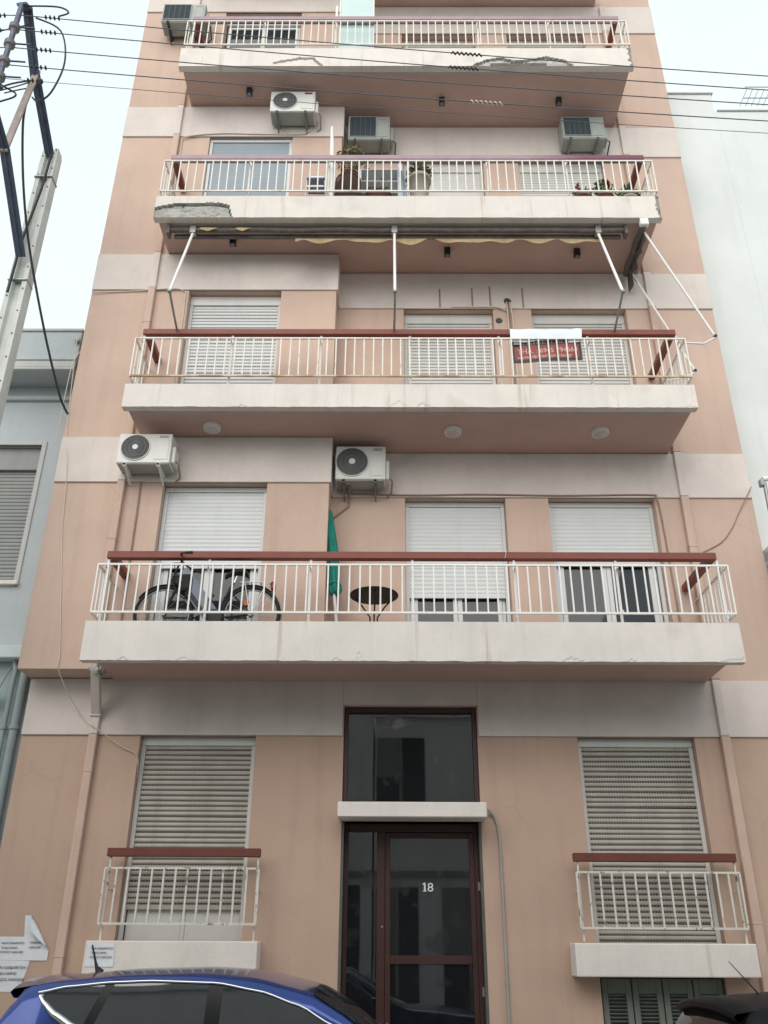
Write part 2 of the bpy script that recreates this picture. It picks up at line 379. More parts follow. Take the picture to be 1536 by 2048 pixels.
FLOOR = {n: SOF[n] + .2 for n in SOF}
mb = MB(); wall_open(mb, -4.31, XR, 0, 4.56, 0, [GL, GR, DOOR, BASE], .22); mb.build('ground_floor_wall', 'shaded_tan_render', apt)
mb = MB()
wall_open(mb, BX, XR, 4.56, ROOF, 0, [(*w_, FLOOR[n], BB[n + 1]) for n in (1, 2, 3, 4) for w_ in (WIN_M, WIN_R)], .2)
wall_open(mb, XL, BX, 4.56, ROOF, BY, [(*WIN_L, FLOOR[n], BB[n + 1]) for n in (1, 2, 3, 4)], .2)
mb.quad((BX, BY, 4.56), (BX, 0, 4.56), (BX, 0, ROOF), (BX, BY, ROOF))
mb.quad((XL, BY, 4.56), (XL, 0, 4.56), (BX, 0, 4.56), (BX, BY, 4.56))
mb.quad((XL, BY, 4.56), (XL, BY, ROOF), (XL, 9, ROOF), (XL, 9, 4.56)); mb.quad((-4.31, 0, 0), (-4.31, 0, 4.56), (-4.31, 9, 4.56), (-4.31, 9, 0))
mb.quad((XR, 0, 0), (XR, 9, 0), (XR, 9, ROOF), (XR, 0, ROOF)); mb.quad((XL, 9, 0), (XR, 9, 0), (XR, 9, ROOF), (XL, 9, ROOF))
mb.quad((XL, BY, ROOF), (XR, BY, ROOF), (XR, 9, ROOF), (XL, 9, ROOF))
mb.build('wall', 'pink_render', apt)
mb = MB()                                               # dim rooms behind the windows
mb.box(XL + .1, XR - .1, 2.2, 2.4, 0, 18)
for z in (4.6, 7.8, 11.0, 14.25, 17.4): mb.box(XL + .12, XR - .12, .25, 2.2, z - .1, z)
for x in (-.9, 1.85): mb.box(x, x + .1, .24, 2.2, 4.6, 17.3)
mb.box(-.95, -.85, .26, 2.2, .13, 4.5); mb.box(1.35, 1.45, .26, 2.2, .13, 4.5)
mb.build('interior_wall', 'interior', apt)
# bands
def band(x0, x1, y, z0, z1): MB().bbox(x0, x1, y - .025, y + .02, z0, z1, .004).build('band', 'band_render', apt)
band(-4.312, -.535, 0, 3.88, 4.55); band(1.065, XR, 0, 3.88, 4.55); band(-.533, 1.063, 0, 4.245, 4.55)
for n in (2, 3, 4, 5):
    band(BX + .006, XR + .002, 0, BB[n], BT[n])
    mb = MB(); mb.bbox(XL - .002, BX + .025, BY - .025, BY + .02, BB[n], BT[n], .004); mb.box(BX + .001, BX + .024, BY + .021, -.027, BB[n], BT[n])
    mb.build('band', 'band_render', apt)

# ---- balconies
def patch_fn(pts, jit, seed):
    """upper edge of a spalled area as a function of x; None outside"""
    def f(x):
        for (xa, za), (xb, zb) in zip(pts, pts[1:]):
            if xa <= x <= xb:
                t = (x - xa) / (xb - xa); return za + (zb - za) * t + jit * mnoise.noise(Vector((x * 9, seed, 0))) + jit * .6 * mnoise.noise(Vector((x * 31, seed, 3)))
        return None
    return f
PATCH = {3: [patch_fn([(-3.40, .16), (-3.33, .20), (-3.1, .26), (-2.8, .27), (-2.45, .28), (-2.3, .22), (-2.24, .0)], .018, 1.0)],
         4: [patch_fn([(-1.86, .0), (-1.84, .1), (-1.6, .15), (-1.45, .20), (-1.22, .19), (-1.07, .02)], .025, 2.0),
             patch_fn([(1.33, .02), (1.56, .16), (1.78, .20), (1.98, .12), (2.25, .16), (2.5, .22), (2.8, .13), (2.93, .0)], .03, 3.0)],
         1: [patch_fn([(3.62, 0), (3.70, .03), (3.88, .05)], .02, 4.0)] + [patch_fn([(a, 0), (a + w_ * .4, h_), (a + w_, 0)], .012, a) for a, w_, h_ in ((-2.95, .12, .035), (-2.3, .16, .04), (-.62, .10, .03), (-.35, .07, .10), (1.9, .22, .05), (2.6, .1, .03))],
         2: [patch_fn([(a, 0), (a + w_ * .5, h_), (a + w_, 0)], .015, a) for a, w_, h_ in ((.02, .22, .10), (.34, .18, .07), (-1.9, .1, .03), (3.7, .18, .03))]}
FX0, FX1, FY = -3.36, 3.88, -1.15
def fascia(n):
    z0 = SOF[n] - (.09 if n == 1 else 0.0); z1 = FTOP[n]; st = .02
    nx = round((FX1 - FX0) / st); nzv = round((z1 - z0) / st); P = PATCH.get(n, [])
    mb = MB(); vs = []; flag = []
    for j in range(nzv + 1):
        for i in range(nx + 1):
            x = FX0 + (FX1 - FX0) * i / nx; z = z0 + (z1 - z0) * j / nzv; d = 0; inside = False
            for p in P:
                h = p(x)
                if h is not None and z - z0 < h:
                    inside = True; d = (.007 if n < 3 else .03 if n == 3 else .012) + (.016 if n == 3 else .004) * mnoise.noise(Vector((x * 6, z * 20, n))) + (.01 if n == 3 else .003) * mnoise.noise(Vector((x * 30, z * 40, n)))
                    if n > 2 and h - (z - z0) < (.024 if n == 3 or x < 1.3 else .04): d = .08
                    if n == 4 and 1.6 < x < 2.5 and z - z0 < .07: d = .09
            e = FX1 - x                                   # crumbled right-hand corner
            if n in (3, 4) and e < .12:
                c = .10 * (.55 + .6 * mnoise.noise(Vector((z * 14, n * 5, 1))))
                if e < c: inside = True; d = max(d, (c - e) * .9 + .015)
            d += .0035 * mnoise.noise(Vector((x * 1.3, z * 3, n * 7)))
            zz = z + (.006 * mnoise.noise(Vector((x * 5, n, 9))) + .004 * mnoise.noise(Vector((x * 17, n, 2))) if j in (0,) else 0)
            vs.append((x, FY + d, zz)); flag.append(inside)
    fs = []; mi = []
    for j in range(nzv):
        for i in range(nx):
            a = j * (nx + 1) + i; q = (a, a + 1, a + nx + 2, a + nx + 1); fs.append(q); mi.append(1 if sum(flag[k] for k in q) >= 2 and (n == 3 or (n == 4 and FX0 + (FX1 - FX0) * i / nx > 1.3)) else 0)
    o = len(mb.v); mb.v += vs
    for q, m_ in zip(fs, mi): mb.f.append([k + o for k in q]); mb.mi.append(m_); mb.sm.append(False)
    bk = FY + .11
    mb.quad((FX0, FY, z0), (FX0, bk, z0), (FX1, bk, z0), (FX1, FY + .004, z0)); mb.quad((FX0, FY, z1), (FX1, FY, z1), (FX1, bk, z1), (FX0, bk, z1))
    mb.quad((FX0, FY, z0), (FX0, FY, z1), (FX0, bk, z1), (FX0, bk, z0)); mb.quad((FX1, FY + .05, z0), (FX1, bk, z0), (FX1, bk, z1), (FX1, FY + .05, z1), 1 if n in (3, 4) else 0)
    mb.quad((FX0, bk, z0), (FX0, bk, z1), (FX1, bk, z1), (FX1, bk, z0))
    return mb
RAIL = {1: (5.005, 5.585, 5.69), 2: (8.215, 8.815, 8.93), 3: (11.475, 12.09, 12.195), 4: (14.73, 15.32, 15.45)}
RMAT = {1: 'white_metal', 2: 'aged_white_metal', 3: 'aged_white_metal', 4: 'aged_white_metal'}
for n in (1, 2, 3, 4, 5):
    z = SOF[n]; x0, x1 = -3.30, 3.82
    mb = MB(); mb.box(x0, x1, -1.038, 0 - .001, z, z + .2, 0)
    slab = mb.build('balcony_slab', 'soffit_pink', apt)
    if n == 5:
        MB().bbox(FX0, FX1, FY, FY + .11, z, FTOP[5], .006).build('fascia', 'cream_paint', slab); continue
    fascia(n).build('fascia', ['cream_paint', 'bare_concrete'], slab)
    m_ = MB(); m_.box(x0 + .02, x1 - .02, -1.0385 - .0, -.985, z - .004, z); m_.build('drip_edge', 'soffit_grey', slab)
    for sx in (x0, x1 - .1):                               # low kerbs along both ends
        MB().bbox(sx, sx + .1, -1.036, (BY if sx < 0 else 0) - .03, z + .2, FTOP[n], .005).build('end_kerb', 'cream_paint', slab)
    # railing
    zb, zt, zw = RAIL[n]; mt = RMAT[n]; PY = -1.12; QY = -1.02
    rail = MB().bar((-3.33, PY, zt), (3.88, PY, zt), .022, .022).build('railing', mt, apt)
    MB().bar((-3.33, PY, zb), (3.88, PY, zb), .024, .022).build('bottom_rail', 'rusty_rail' if n == 2 else mt, rail)
    for sx, yb in ((-3.33, BY), (3.88, 0)):
        MB().bar((sx, PY, zt), (sx, yb, zt), .022, .022).build('side_rail', mt, rail); MB().bar((sx, PY, zb), (sx, yb, zb), .022, .022).build('side_rail', mt, rail)
    NB = 60; bm_ = MB().box(-.0085, .0085, -.0085, .0085, 0, zt - zb).mesh('baluster', mt)
    posts = [-3.25 + i * 1.176 for i in range(7)]
    for i in range(NB + 1):
        place('baluster', bm_, rail, (-3.33 + 7.21 * i / NB + (random.uniform(-.005, .005) if 0 < i < NB else 0), PY, zb)).rotation_euler.y = random.uniform(-.006, .006)
    for sx, yb in ((-3.33, BY), (3.88, 0)):
        k = int((yb - PY) / .12)
        for i in range(1, k): place('baluster', bm_, rail, (sx, PY + i * .12, zb))
    pm = MB().box(-.014, .014, -.014, .014, 0, zw - FLOOR[n] - .003).mesh('post', mt)
    for px in posts:
        place('post', pm, rail, (px, QY, FLOOR[n]))
        b_ = MB().bar((px, QY, zt - .02), (px, PY, zt - .02), .012, .02); b_.bar((px, QY, zb + .03), (px, PY, zb + .03), .012, .02); b_.build('bracket', mt, rail)
    wm = {1: 'brown_wood', 2: 'brown_wood', 3: 'faded_wood2', 4: 'faded_wood'}[n]
    MB().bbox(-3.27, 3.80, QY - .045, QY + .045, zw, zw + .088, .006).build('handrail', wm, rail)
    MB().bbox(-3.268, -3.18, QY + .047, BY - .002, zw, zw + .086, .006).build('handrail', 'brown_wood', rail); MB().bbox(3.712, 3.798, QY + .047, -.03, zw, zw + .086, .006).build('handrail', 'brown_wood', rail)
# far end of the 4th balcony rail returns, white splice on the first handrail
MB().bar((1.35, -1.0665, 5.70), (1.372, -1.0665, 5.79), .004, .016, up=(0, 1, 0)).build('paint_chip', 'white_metal', apt)

# ---- roller shutters and windows
PITCH_S = .057
def slat_mesh(wd, m1, m2, dp=1.0):
    """one convex slat, hinge neck at its foot"""
    mb = MB(); prof = [(ya * dp, za) for ya, za in [(.0, .0), (.0, .017), (-.006, .020), (-.010, .028), (-.010, .040), (-.005, .052), (0, .057)]]
    for k in range(len(prof) - 1):
        (ya, za), (yb, zb) = prof[k], prof[k + 1]
        mb.quad((0, ya, za), (wd, ya, za), (wd, yb, zb), (0, yb, zb), 1 if k == 0 else 0)
    mb.quad((0, .006, 0), (0, .006, .057), (wd, .006, .057), (wd, .006, 0))
    return mb.mesh('slat', [m1, m2])
_sl = {}
def shutter(x0, x1, ztop, zbot, y, m1, m2, box=.13, frame='white_pvc', zend=None, joined=False, sag=0):
    """roller shutter: box strip under the lintel, guide rails, slats, foot bar"""
    if zend is None: zend = zbot
    sh = MB().bbox(x0 + .004, x1 - .004, y - .012, y + .08, ztop - box, ztop - .003, .005).build('roller_shutter', frame, apt)
    for gx in (x0 + .004, x1 - .054):
        MB().bbox(gx, gx + .05, y - .008, y + .04, zend, ztop - box - .002, .004).build('guide_rail', frame, sh)
    wd = x1 - x0 - .11; key = (round(wd, 3), m1, m2)
    zt = ztop - box - .001; cnt = int((zt - zbot - .05) / PITCH_S)
    if joined:
        mb = MB(); prof = [(.0, .0), (.0, .010), (-.0025, .016), (-.003, .046), (0, .057)]
        for k in range(cnt):
            zz = zt - (k + 1) * PITCH_S
            for (ya, za), (yb, zb) in zip(prof, prof[1:]): mb.quad((x0 + .055, y + .015 + ya, zz + za), (x1 - .055, y + .015 + ya, zz + za), (x1 - .055, y + .015 + yb, zz + zb), (x0 + .055, y + .015 + yb, zz + zb), 1 if za == 0 else 0)
        mb.build('slats', [m1, m2], sh, kind='stuff')
    else:
        if key not in _sl: _sl[key] = slat_mesh(wd, m1, m2, .38 if m2 == 'white_pvc' else .38 if m2 == 'slot_grey' else 1.0)
        for k in range(cnt): place('slat', _sl[key], sh, (x0 + .055, y + .015 + random.uniform(-.001, .001), zt - (k + 1) * PITCH_S + sag * random.uniform(-1, 1))).rotation_euler = (random.uniform(-.06, .06) * (sag > 0), sag * random.uniform(-1, 1) * 1.5, 0)
    zf = zt - cnt * PITCH_S
    MB().bbox(x0 + .055, x1 - .055, y - .002, y + .022, zf - .052, zf - .002, .004).build('foot_bar', m1, sh)
    return zf - .052
def casement(x0, x1, z0, z1, y, frame='white_pvc', blind=None, blind_z=None, curtain=False, t=.045, q=.06):
    """two-leaf balcony door in a frame"""
    f = MB()
    for a in ((x0, x0 + t, z0, z1), (x1 - t, x1, z0, z1), (x0 + t, x1 - t, z1 - t, z1), (x0 + t, x1 - t, z0, z0 + t)): f.bbox(a[0], a[1], y, y + .06, a[2], a[3], .004)
    w_ = f.build('window', frame, apt); mid = (x0 + x1) / 2
    for a, b in ((x0 + t, mid), (mid, x1 - t)):
        s_ = MB()
        for r_ in ((a + .002, a + q, z0 + t, z1 - t), (b - q, b - .002, z0 + t, z1 - t), (a + q, b - q, z1 - t - q, z1 - t), (a + q, b - q, z0 + t, z0 + t + .1)): s_.bbox(r_[0], r_[1], y - .012, y + .04, r_[2], r_[3], .004)
        s_.build('sash', frame, w_)
        MB().box(a + q, b - q, y + .012, y + .018, z0 + t + .1, z1 - t - q).build('pane', 'pane', w_)
        if blind: MB().box(a + q * .5, b - q * .5, y + .07, y + .08, blind_z, z1 - t).build('blind', blind, w_)
        if curtain:
            c = MB(); N = 26; vs = []
            for i in range(N + 1):
                xx = a + .02 + (b - a - .04) * i / N; yy = y + .16 + .02 * math.sin(i * 1.9)
                vs += [(xx, yy, z0 + .05), (xx, yy, z1)]
            c.add(vs, [(2 * i, 2 * i + 2, 2 * i + 3, 2 * i + 1) for i in range(N)], 0, True); c.build('curtain', 'curtain', w_)
    return w_
# ground floor
for (x0, x1, zb, zt), foot in ((GL, 1.98), (GR, 1.66)):
    shutter(x0, x1, zt, foot, .10, 'old_shutter', 'slot_old', .10, 'grey_pvc', zend=1.605, sag=.0025)
w_ = MB(); x0, x1 = GL[:2]
for a in ((x0 + .06, -2.255), (-2.205, x1 - .06)): w_.bbox(a[0], a[1], .15, .19, 1.61, 2.6, .004)
w_.bbox(-2.254, -2.206, .145, .195, 1.61, 2.6, .004); w_.build('door_panel', 'grey_pvc', apt)
MB().box(GR[0] + .06, GR[1] - .06, .16, .19, 1.61, 2.6).build('door_panel', 'grey_pvc', apt)
# first floor: half raised shutters over white balcony doors
Y2, Y1 = .13, BY + .13
for (x0, x1), y, foot, kw in ((WIN_L, Y1, 5.86, dict(blind='blue_blind', blind_z=5.62)), (WIN_M, Y2, 5.62, {}), (WIN_R, Y2, 6.07, dict(curtain=False))):
    shutter(x0, x1, BB[2] - .004, foot, y, 'white_pvc', 'white_pvc', .07, zend=FLOOR[1] + .005)
    casement(x0 + .055, x1 - .055, FLOOR[1] + .005, 6.6, y + .055, **kw)
# second floor: all closed
for i, ((x0, x1), y) in enumerate(((WIN_L, Y1), (WIN_M, Y2), (WIN_R, Y2))):
    shutter(x0, x1, BB[3] - .004, FLOOR[2] + .01, y, 'grey_pvc' if i else 'white_pvc', 'slot_grey', .17, 'grey_pvc', zend=FLOOR[2] + .005, sag=.001)
# third floor
shutter(*WIN_L, BB[4] - .004, FLOOR[3] + .01, Y1 - .08, 'blue_shutter', 'blue_shutter', .06, 'white_pvc', zend=FLOOR[3] + .005, joined=True)
shutter(*WIN_M, BB[4] - .004, 12.55, Y2, 'grey_pvc', 'grey_pvc', .2, 'grey_pvc', zend=FLOOR[3] + .005, joined=True)
casement(WIN_M[0] + .055, WIN_M[1] - .055, FLOOR[3] + .005, 13.2, Y2 + .055, 'grey_pvc')
shutter(*WIN_R, BB[4] - .004, 11.55, Y2, 'grey_pvc', 'slot_grey', .2, 'grey_pvc', zend=FLOOR[3] + .005, joined=True)
# fourth floor
casement(WIN_L[0] + .03, WIN_L[1] - .03, FLOOR[4] + .005, 16.42, Y1 + .02, 'white_pvc', blind='blue_blind', blind_z=14.5, t=.03, q=.035)
MB().bbox(WIN_L[0] + .004, WIN_L[1] - .004, Y1 - .02, Y1 + .06, 16.43, 16.60, .004).build('shutter_box', 'grey_pvc', apt)
for w2 in (WIN_M, WIN_R): shutter(*w2, BB[5] - .004, FLOOR[4] + .01, Y2, 'grey_pvc', 'slot_grey', .2, 'old_shutter', zend=FLOOR[4] + .005, joined=True)

# ---- ground floor balconettes
for (x0, x1), tag_ in (((-3.12, -1.34), 0), ((1.93, 3.80), 1)):
    s_ = MB(); N = 40; z0, z1 = 1.40, 1.71
    s_.bbox(x0, x1, -.30, -.002, z0, z1, .012, seg=2); sl = s_.build('balconette_slab', 'cream_paint', apt)
    rx0, rx1 = x0 + .09, x1 - .04
    rl = MB().bar((rx0, -.26, 2.41 - .02 * tag_), (rx1, -.26, 2.41 - .02 * tag_), .02, .02).build('railing', 'old_cream_metal', apt)
    zt, zb = 2.41 - .02 * tag_, 1.87 - .02 * tag_
    MB().bar((rx0, -.26, zb), (rx1, -.26, zb), .022, .022).build('bottom_rail', 'old_cream_metal', rl)
    nb = 13 if tag_ == 0 else 14
    bm_ = MB().box(-.0095, .0095, -.0095, .0095, 0, zt - zb).mesh('baluster', 'old_cream_metal')
    for i in range(nb + 1): place('baluster', bm_, rl, (rx0 + (rx1 - rx0) * i / nb, -.26, zb))
    for px in (rx0 + .03, rx1 - .02):
        MB().bar((px, -.205, 1.70), (px, -.205, 2.53 - .03 * tag_), .018, .022).build('post', 'old_cream_metal', rl)
        MB().bar((px, -.205, zt - .03), (px, -.26, zt - .03), .01, .015).build('bracket', 'old_cream_metal', rl)
        MB().bar((px, -.205, 2.2), (px, -.002, 2.2), .012, .015).build('wall_tie', 'old_cream_metal', rl)
    MB().bbox(rx0 - .01, rx1 + .0, -.25, -.16, 2.53 - .03 * tag_, 2.615 - .03 * tag_, .005).build('handrail', 'dark_brown_wood', rl)

# ---- entrance
fr = MB(); t = .05
for a in ((-.515, -.465, 3.12, 4.225), (.995, 1.045, 3.12, 4.225), (-.465, .995, 4.165, 4.225), (-.465, .995, 3.11, 3.15)): fr.bbox(a[0], a[1], .03, .11, a[2], a[3], .004)
fan = fr.build('fanlight', 'brown_frame', apt); MB().box(-.466, .996, .07, .078, 3.15, 4.166).build('pane', 'door_pane', fan)
MB().bbox(-.55, 1.085, -.36, .02, 2.93, 3.09, .01).build('canopy', 'cream_paint', apt)
for a, b in ((-.518, -.49), (1.02, 1.048)): MB().box(a, b, .002, .2, .14, 2.93).build('door_reveal', 'dark_marble', apt)
fr = MB()
for a in ((-.489, -.44, .14, 2.92), (.97, 1.019, .14, 2.92), (-.44, .97, 2.83, 2.92), (-.12, -.03, .14, 2.83)): fr.bbox(a[0], a[1], .12, .2, a[2], a[3], .005)
fr.bbox(-.44, -.12, .13, .19, .14, .35, .005)
door = fr.build('entrance_door', 'brown_frame', apt)
fr = MB()
for a in ((-.028, .03, .16, 2.825), (.91, .968, .16, 2.825), (.03, .91, 2.765, 2.825), (.03, .91, 1.50, 1.585), (.03, .91, .16, .40)): fr.bbox(a[0], a[1], .125, .175, a[2], a[3], .005)
fr.build('door_leaf', 'brown_frame', door)
for a in ((-.44, -.12, .35, 2.83), (.03, .91, 1.585, 2.765), (.03, .91, .40, 1.50)): MB().box(a[0], a[1], .148, .156, a[2], a[3]).build('pane', 'door_pane', door)
mb = MB(); mb.tube([(.0, .125, .75), (.0, .06, .75), (.0, .06, .95), (.0, .125, .95)], .012); mb.build('handle', 'steel', door)
mb = MB(); mb.lathe([(.012, -.012), (.012, 0)], (-.06, .12, 1.86), 'Y', 12); mb.build('lock', 'steel', door)
for z in (2.22, 1.2): MB().bbox(1.0, 1.03, .108, .122, z, z + .09, .003).build('hinge', 'steel', door)
nb_ = MB(); nb_.box(.402, .420, .1425, .1445, 2.222, 2.302); nb_.box(.388, .434, .1425, .1445, 2.215, 2.2218); nb_.add([(.386, .1425, 2.282), (.4015, .1425, 2.288), (.4015, .1425, 2.302), (.386, .1425, 2.290)], [(0, 1, 2, 3)]); nb_.build('house_number', 'number_white', door)
text('house_number', '8', .125, .438, .1445, 2.215, 'number_white', door, sx=1.15)
mb = MB(); mb.box(.40, .58, 1.5, 1.68, .13, 2.5); mb.build('lobby_column', 'opp_white', apt)
mb = MB()
for k in range(5): mb.box(-.7, .3, 1.2 + k * .2, 2.2, .13 + .17 * k, .3 + .17 * k)
mb.build('lobby_stairs', 'opp_tan', apt)
# conduit beside the door
mb = MB(); mb.tube([(1.085, -.10, 3.06), (1.15, -.05, 3.04), (1.20, -.022, 2.98), (1.235, -.018, 2.88), (1.247, -.016, 2.7), (1.25, -.016, 2.3), (1.25, -.016, 1.5), (1.245, -.016, .14)], .0145, 10)
for z in (2.55, 2.22, 1.3, .7): mb.lathe([(.018, 0), (.018, .05)], (1.249, -.016, z), 'Z', 10)
mb.build('conduit', 'conduit_grey', apt)
# basement shutters: four louvred leaves
fr = MB(); x0, x1 = 2.235, 3.515
fr.box(x0, x1, .10, .12, .43, 1.385)
bs = fr.build('basement_shutter', 'green_shutter', apt)
for k in range(4):
    a = x0 + k * (x1 - x0) / 4 + .006; b = x0 + (k + 1) * (x1 - x0) / 4 - .006; s_ = MB()
    for r_ in ((a, a + .06, .44, 1.38), (b - .06, b, .44, 1.38), (a + .06, b - .06, 1.24, 1.38), (a + .06, b - .06, .44, .55)): s_.bbox(r_[0], r_[1], .05, .095, r_[2], r_[3], .005)
    s_.build('leaf_frame', 'green_shutter', bs)
    for j in range(20):
        z = .56 + j * .034; MB().bar((a + .06, .078, z + .012), (b - .06, .078, z + .012), .04, .006, up=(0, .6, .8)).build('louvre', 'green_shutter', bs)

# ---- drainpipes (flat boxed, painted like the wall)
def boxpipe(x, y, z0, z1, wdt=.10, dp=.075, joints=()):
    for a, b, m_ in _split(z0, z1):
        MB().bbox(x, x + wdt, y - dp, y - .0, a, b, .012, seg=2).build('drainpipe', m_, apt)
    for z in joints: MB().bbox(x - .006, x + wdt + .006, y - dp - .005, y, z, z + .012, .003).build('pipe_joint', 'pink_render', apt)
def _split(z0, z1):
    cuts = [z0]; segs = []
    for n in (1, 2, 3, 4, 5):
        for zz in (BB[n], BT[n]):
            if z0 < zz < z1: cuts.append(zz)
    cuts.append(z1)
    for a, b in zip(cuts, cuts[1:]):
        mid = (a + b) / 2; segs.append((a, b - .002, 'band_render' if any(BB[n] < mid < BT[n] for n in BB) else 'pink_render'))
    return segs
boxpipe(-3.50, BY - .002, 4.89, 17.3, .10, .075, (6.2, 9.6, 12.8))
boxpipe(3.88, -.002, .14, 17.3, .105, .08, (6.3, 9.35, 1.9))
boxpipe(-3.50, -.002, .14, 4.12, .10, .075, (3.45, 1.55))
mb = MB(); mb.bar((-3.40, BY - .06, 4.55), (-3.452, -.045, 4.10), .10, .075, up=(0, 1, .3)); mb.bbox(-3.52, -3.385, -.10, -.004, 4.08, 4.13, .01)
mb.build('pipe_elbow', 'band_render', apt)
mb = MB()
for k in range(26):
    c = Vector((-3.39 + random.uniform(-.07, .07), BY - .03 + random.uniform(-.06, .05), 4.57 + random.uniform(-.06, .05))); r_ = random.uniform(.02, .04)
    mb.lathe([(r_ * .5, -r_), (r_, 0), (r_ * .5, r_)], c, 'Z', 6, smooth=False)
mb.build('broken_render', 'bare_concrete', apt)

# ------------------------------------------------------------------ air conditioners
def ac(x0, z0, wd, h, ywall, label, style='round', body='ac_white', red=False, dep=.28, gap=.07, drop=.10, brk='bracket_steel'):
    yf = ywall - gap - dep
    t = thing('air_conditioner', (x0 + wd / 2, ywall, z0), label, 'air conditioner', 'outdoor air conditioner units on the facade')
    MB().bbox(x0, x0 + wd, yf, ywall - gap, z0, z0 + h, .012, seg=2).build('casing', body, t)
    if style == 'round':
        r_ = h * .42; cx, cz = x0 + wd * .33, z0 + h * .52
        MB().lathe([(r_, -.004), (r_, -.0005)], (cx, yf, cz), 'Y', 36).build('fan_opening', 'fan_dark', t)
        g = MB(); N = 30
        for k in range(N):
            a = 2 * math.pi * k / N; pts = []
            for j in range(6):
                rr = r_ * (.2 + .8 * j / 5); aa = a + .75 * (j / 5) ** 1.3; pts.append((cx + rr * math.cos(aa), yf - .011, cz + rr * math.sin(aa)))
            g.tube(pts, .0032, 4, caps=False)
        for q in (.45, .72): g.tube([(cx + r_ * q * math.cos(2 * math.pi * k / 30), yf - .014, cz + r_ * q * math.sin(2 * math.pi * k / 30)) for k in range(31)], .003, 4, caps=False)
        g.build('fan_grille', 'ac_grille', t)
        ring = MB(); ring.tube([(cx + (r_ + .004) * math.cos(2 * math.pi * k / 36), yf - .006, cz + (r_ + .004) * math.sin(2 * math.pi * k / 36)) for k in range(37)], .008, 6, caps=False); ring.build('grille_ring', body, t)
        MB().lathe([(r_ * .2, -.022), (r_ * .2, -.008)], (cx, yf, cz), 'Y', 20).build('fan_hub', 'ac_white', t)
    else:
        gx0, gx1, gz0, gz1 = x0 + .03, x0 + wd * .66, z0 + .05, z0 + h - .03
        MB().box(gx0, gx1, yf - .004, yf - .0005, gz0, gz1).build('fan_opening', 'ac_grille_slate', t)
        g = MB(); k = gz0 + .012
        while k < gz1: g.bar((gx0, yf - .009, k), (gx1, yf - .009, k), .006, .004); k += .018
        for j in range(1, 5): xx = gx0 + (gx1 - gx0) * j / 5; g.bar((xx, yf - .012, gz0), (xx, yf - .012, gz1), .006, .004)
        g.build('fan_grille', 'ac_grille_slate', t)
        fr_ = MB()
        for a in ((gx0 - .012, gx1 + .012, gz1, gz1 + .012), (gx0 - .012, gx1 + .012, gz0 - .012, gz0), (gx0 - .012, gx0, gz0, gz1), (gx1, gx1 + .012, gz0, gz1)): fr_.box(a[0], a[1], yf - .014, yf - .0005, a[2], a[3])
        fr_.build('grille_frame', body, t)
    MB().bbox(x0 + wd * .70, x0 + wd - .03, yf - .006, yf - .0005, z0 + .05, z0 + h * .80, .003).build('service_panel', body, t)
    MB().box(x0 + wd * .76, x0 + wd * .93, yf - .0045, yf - .0005, z0 + h * .86, z0 + h * .93).build('badge', 'car_red' if red else 'ac_old', t)
    MB().bbox(x0 + wd, x0 + wd + .05, yf + .05, ywall - gap - .03, z0 + .03, z0 + h * .62, .015, seg=2).build('valve_cover', body, t)
    MB().box(x0 + .02, x0 + wd - .02, yf + .015, ywall - gap - .01, z0 - .012, z0 - .001).build('base_pan', 'ac_old' if body == 'ac_white' else body, t)
    for bx in (x0 + wd * .17, x0 + wd * .80):
        b_ = MB(); b_.bar((bx, yf - .02, z0 - .028), (bx, ywall - .002, z0 - .028), .035, .03); b_.bar((bx, ywall - .014, z0 - .03), (bx, ywall - .014, z0 + .25), .035, .012)
        b_.bar((bx, yf + .08, z0 - .045), (bx, ywall - .01, z0 - .045 - drop), .02, .02); b_.box(bx - .02, bx + .02, yf - .02, yf + .03, z0 - .05, z0 - .012)
        b_.build('bracket', brk, t)
    p_ = MB(); p_.tube([(x0 + wd + .03, yf + .12, z0 + .1), (x0 + wd + .09, yf + .12, z0 + .04), (x0 + wd + .08, ywall - .05, z0 - .05), (x0 + wd + .02, ywall - .02, z0 - .10)], .012, 8); p_.build('refrigerant_pipe', 'cable_pink' if style == 'round' else 'cable_black', t)
    return t
ac(-3.46, 7.135, .68, .43, BY, 'white air conditioner with round fan at left above the bicycle balcony', brk='white_metal')
ac(-.70, 7.13, .66, .50, -.0, 'white air conditioner with round fan above the closed green parasol')
ac(-1.92, 13.62, .72, .46, BY, 'white air conditioner with red badge above the blue grey shutter', red=True)
ac(-.68, 13.47, .69, .53, -.0, 'grey air conditioner with square grille above the cluttered plant balcony', 'rect', 'ac_old')
ac(2.84, 13.5, .70, .49, -.0, 'grey air conditioner with square grille above the red flowers', 'rect', 'ac_old')
ac(-3.93, 15.86, .74, .46, BY, 'grey air conditioner with square grille at the topmost balcony corner', 'rect', 'ac_old', brk='ac_dark')
mb = MB(); mb.tube([(-.52, -.2, 7.11), (-.52, -.08, 7.08), (-.52, -.02, 7.0), (-.53, -.015, 6.9), (-.74, -.015, 6.72)], .014, 8)
mb.build('drain_hose', 'cable_pink', None, label='thin pink drain hose running down beside the green parasol', category=None) if False else setp(mb.build('drain_hose', 'cable_pink'), 'thin drain hose from air conditioner down towards the green parasol', 'hose')

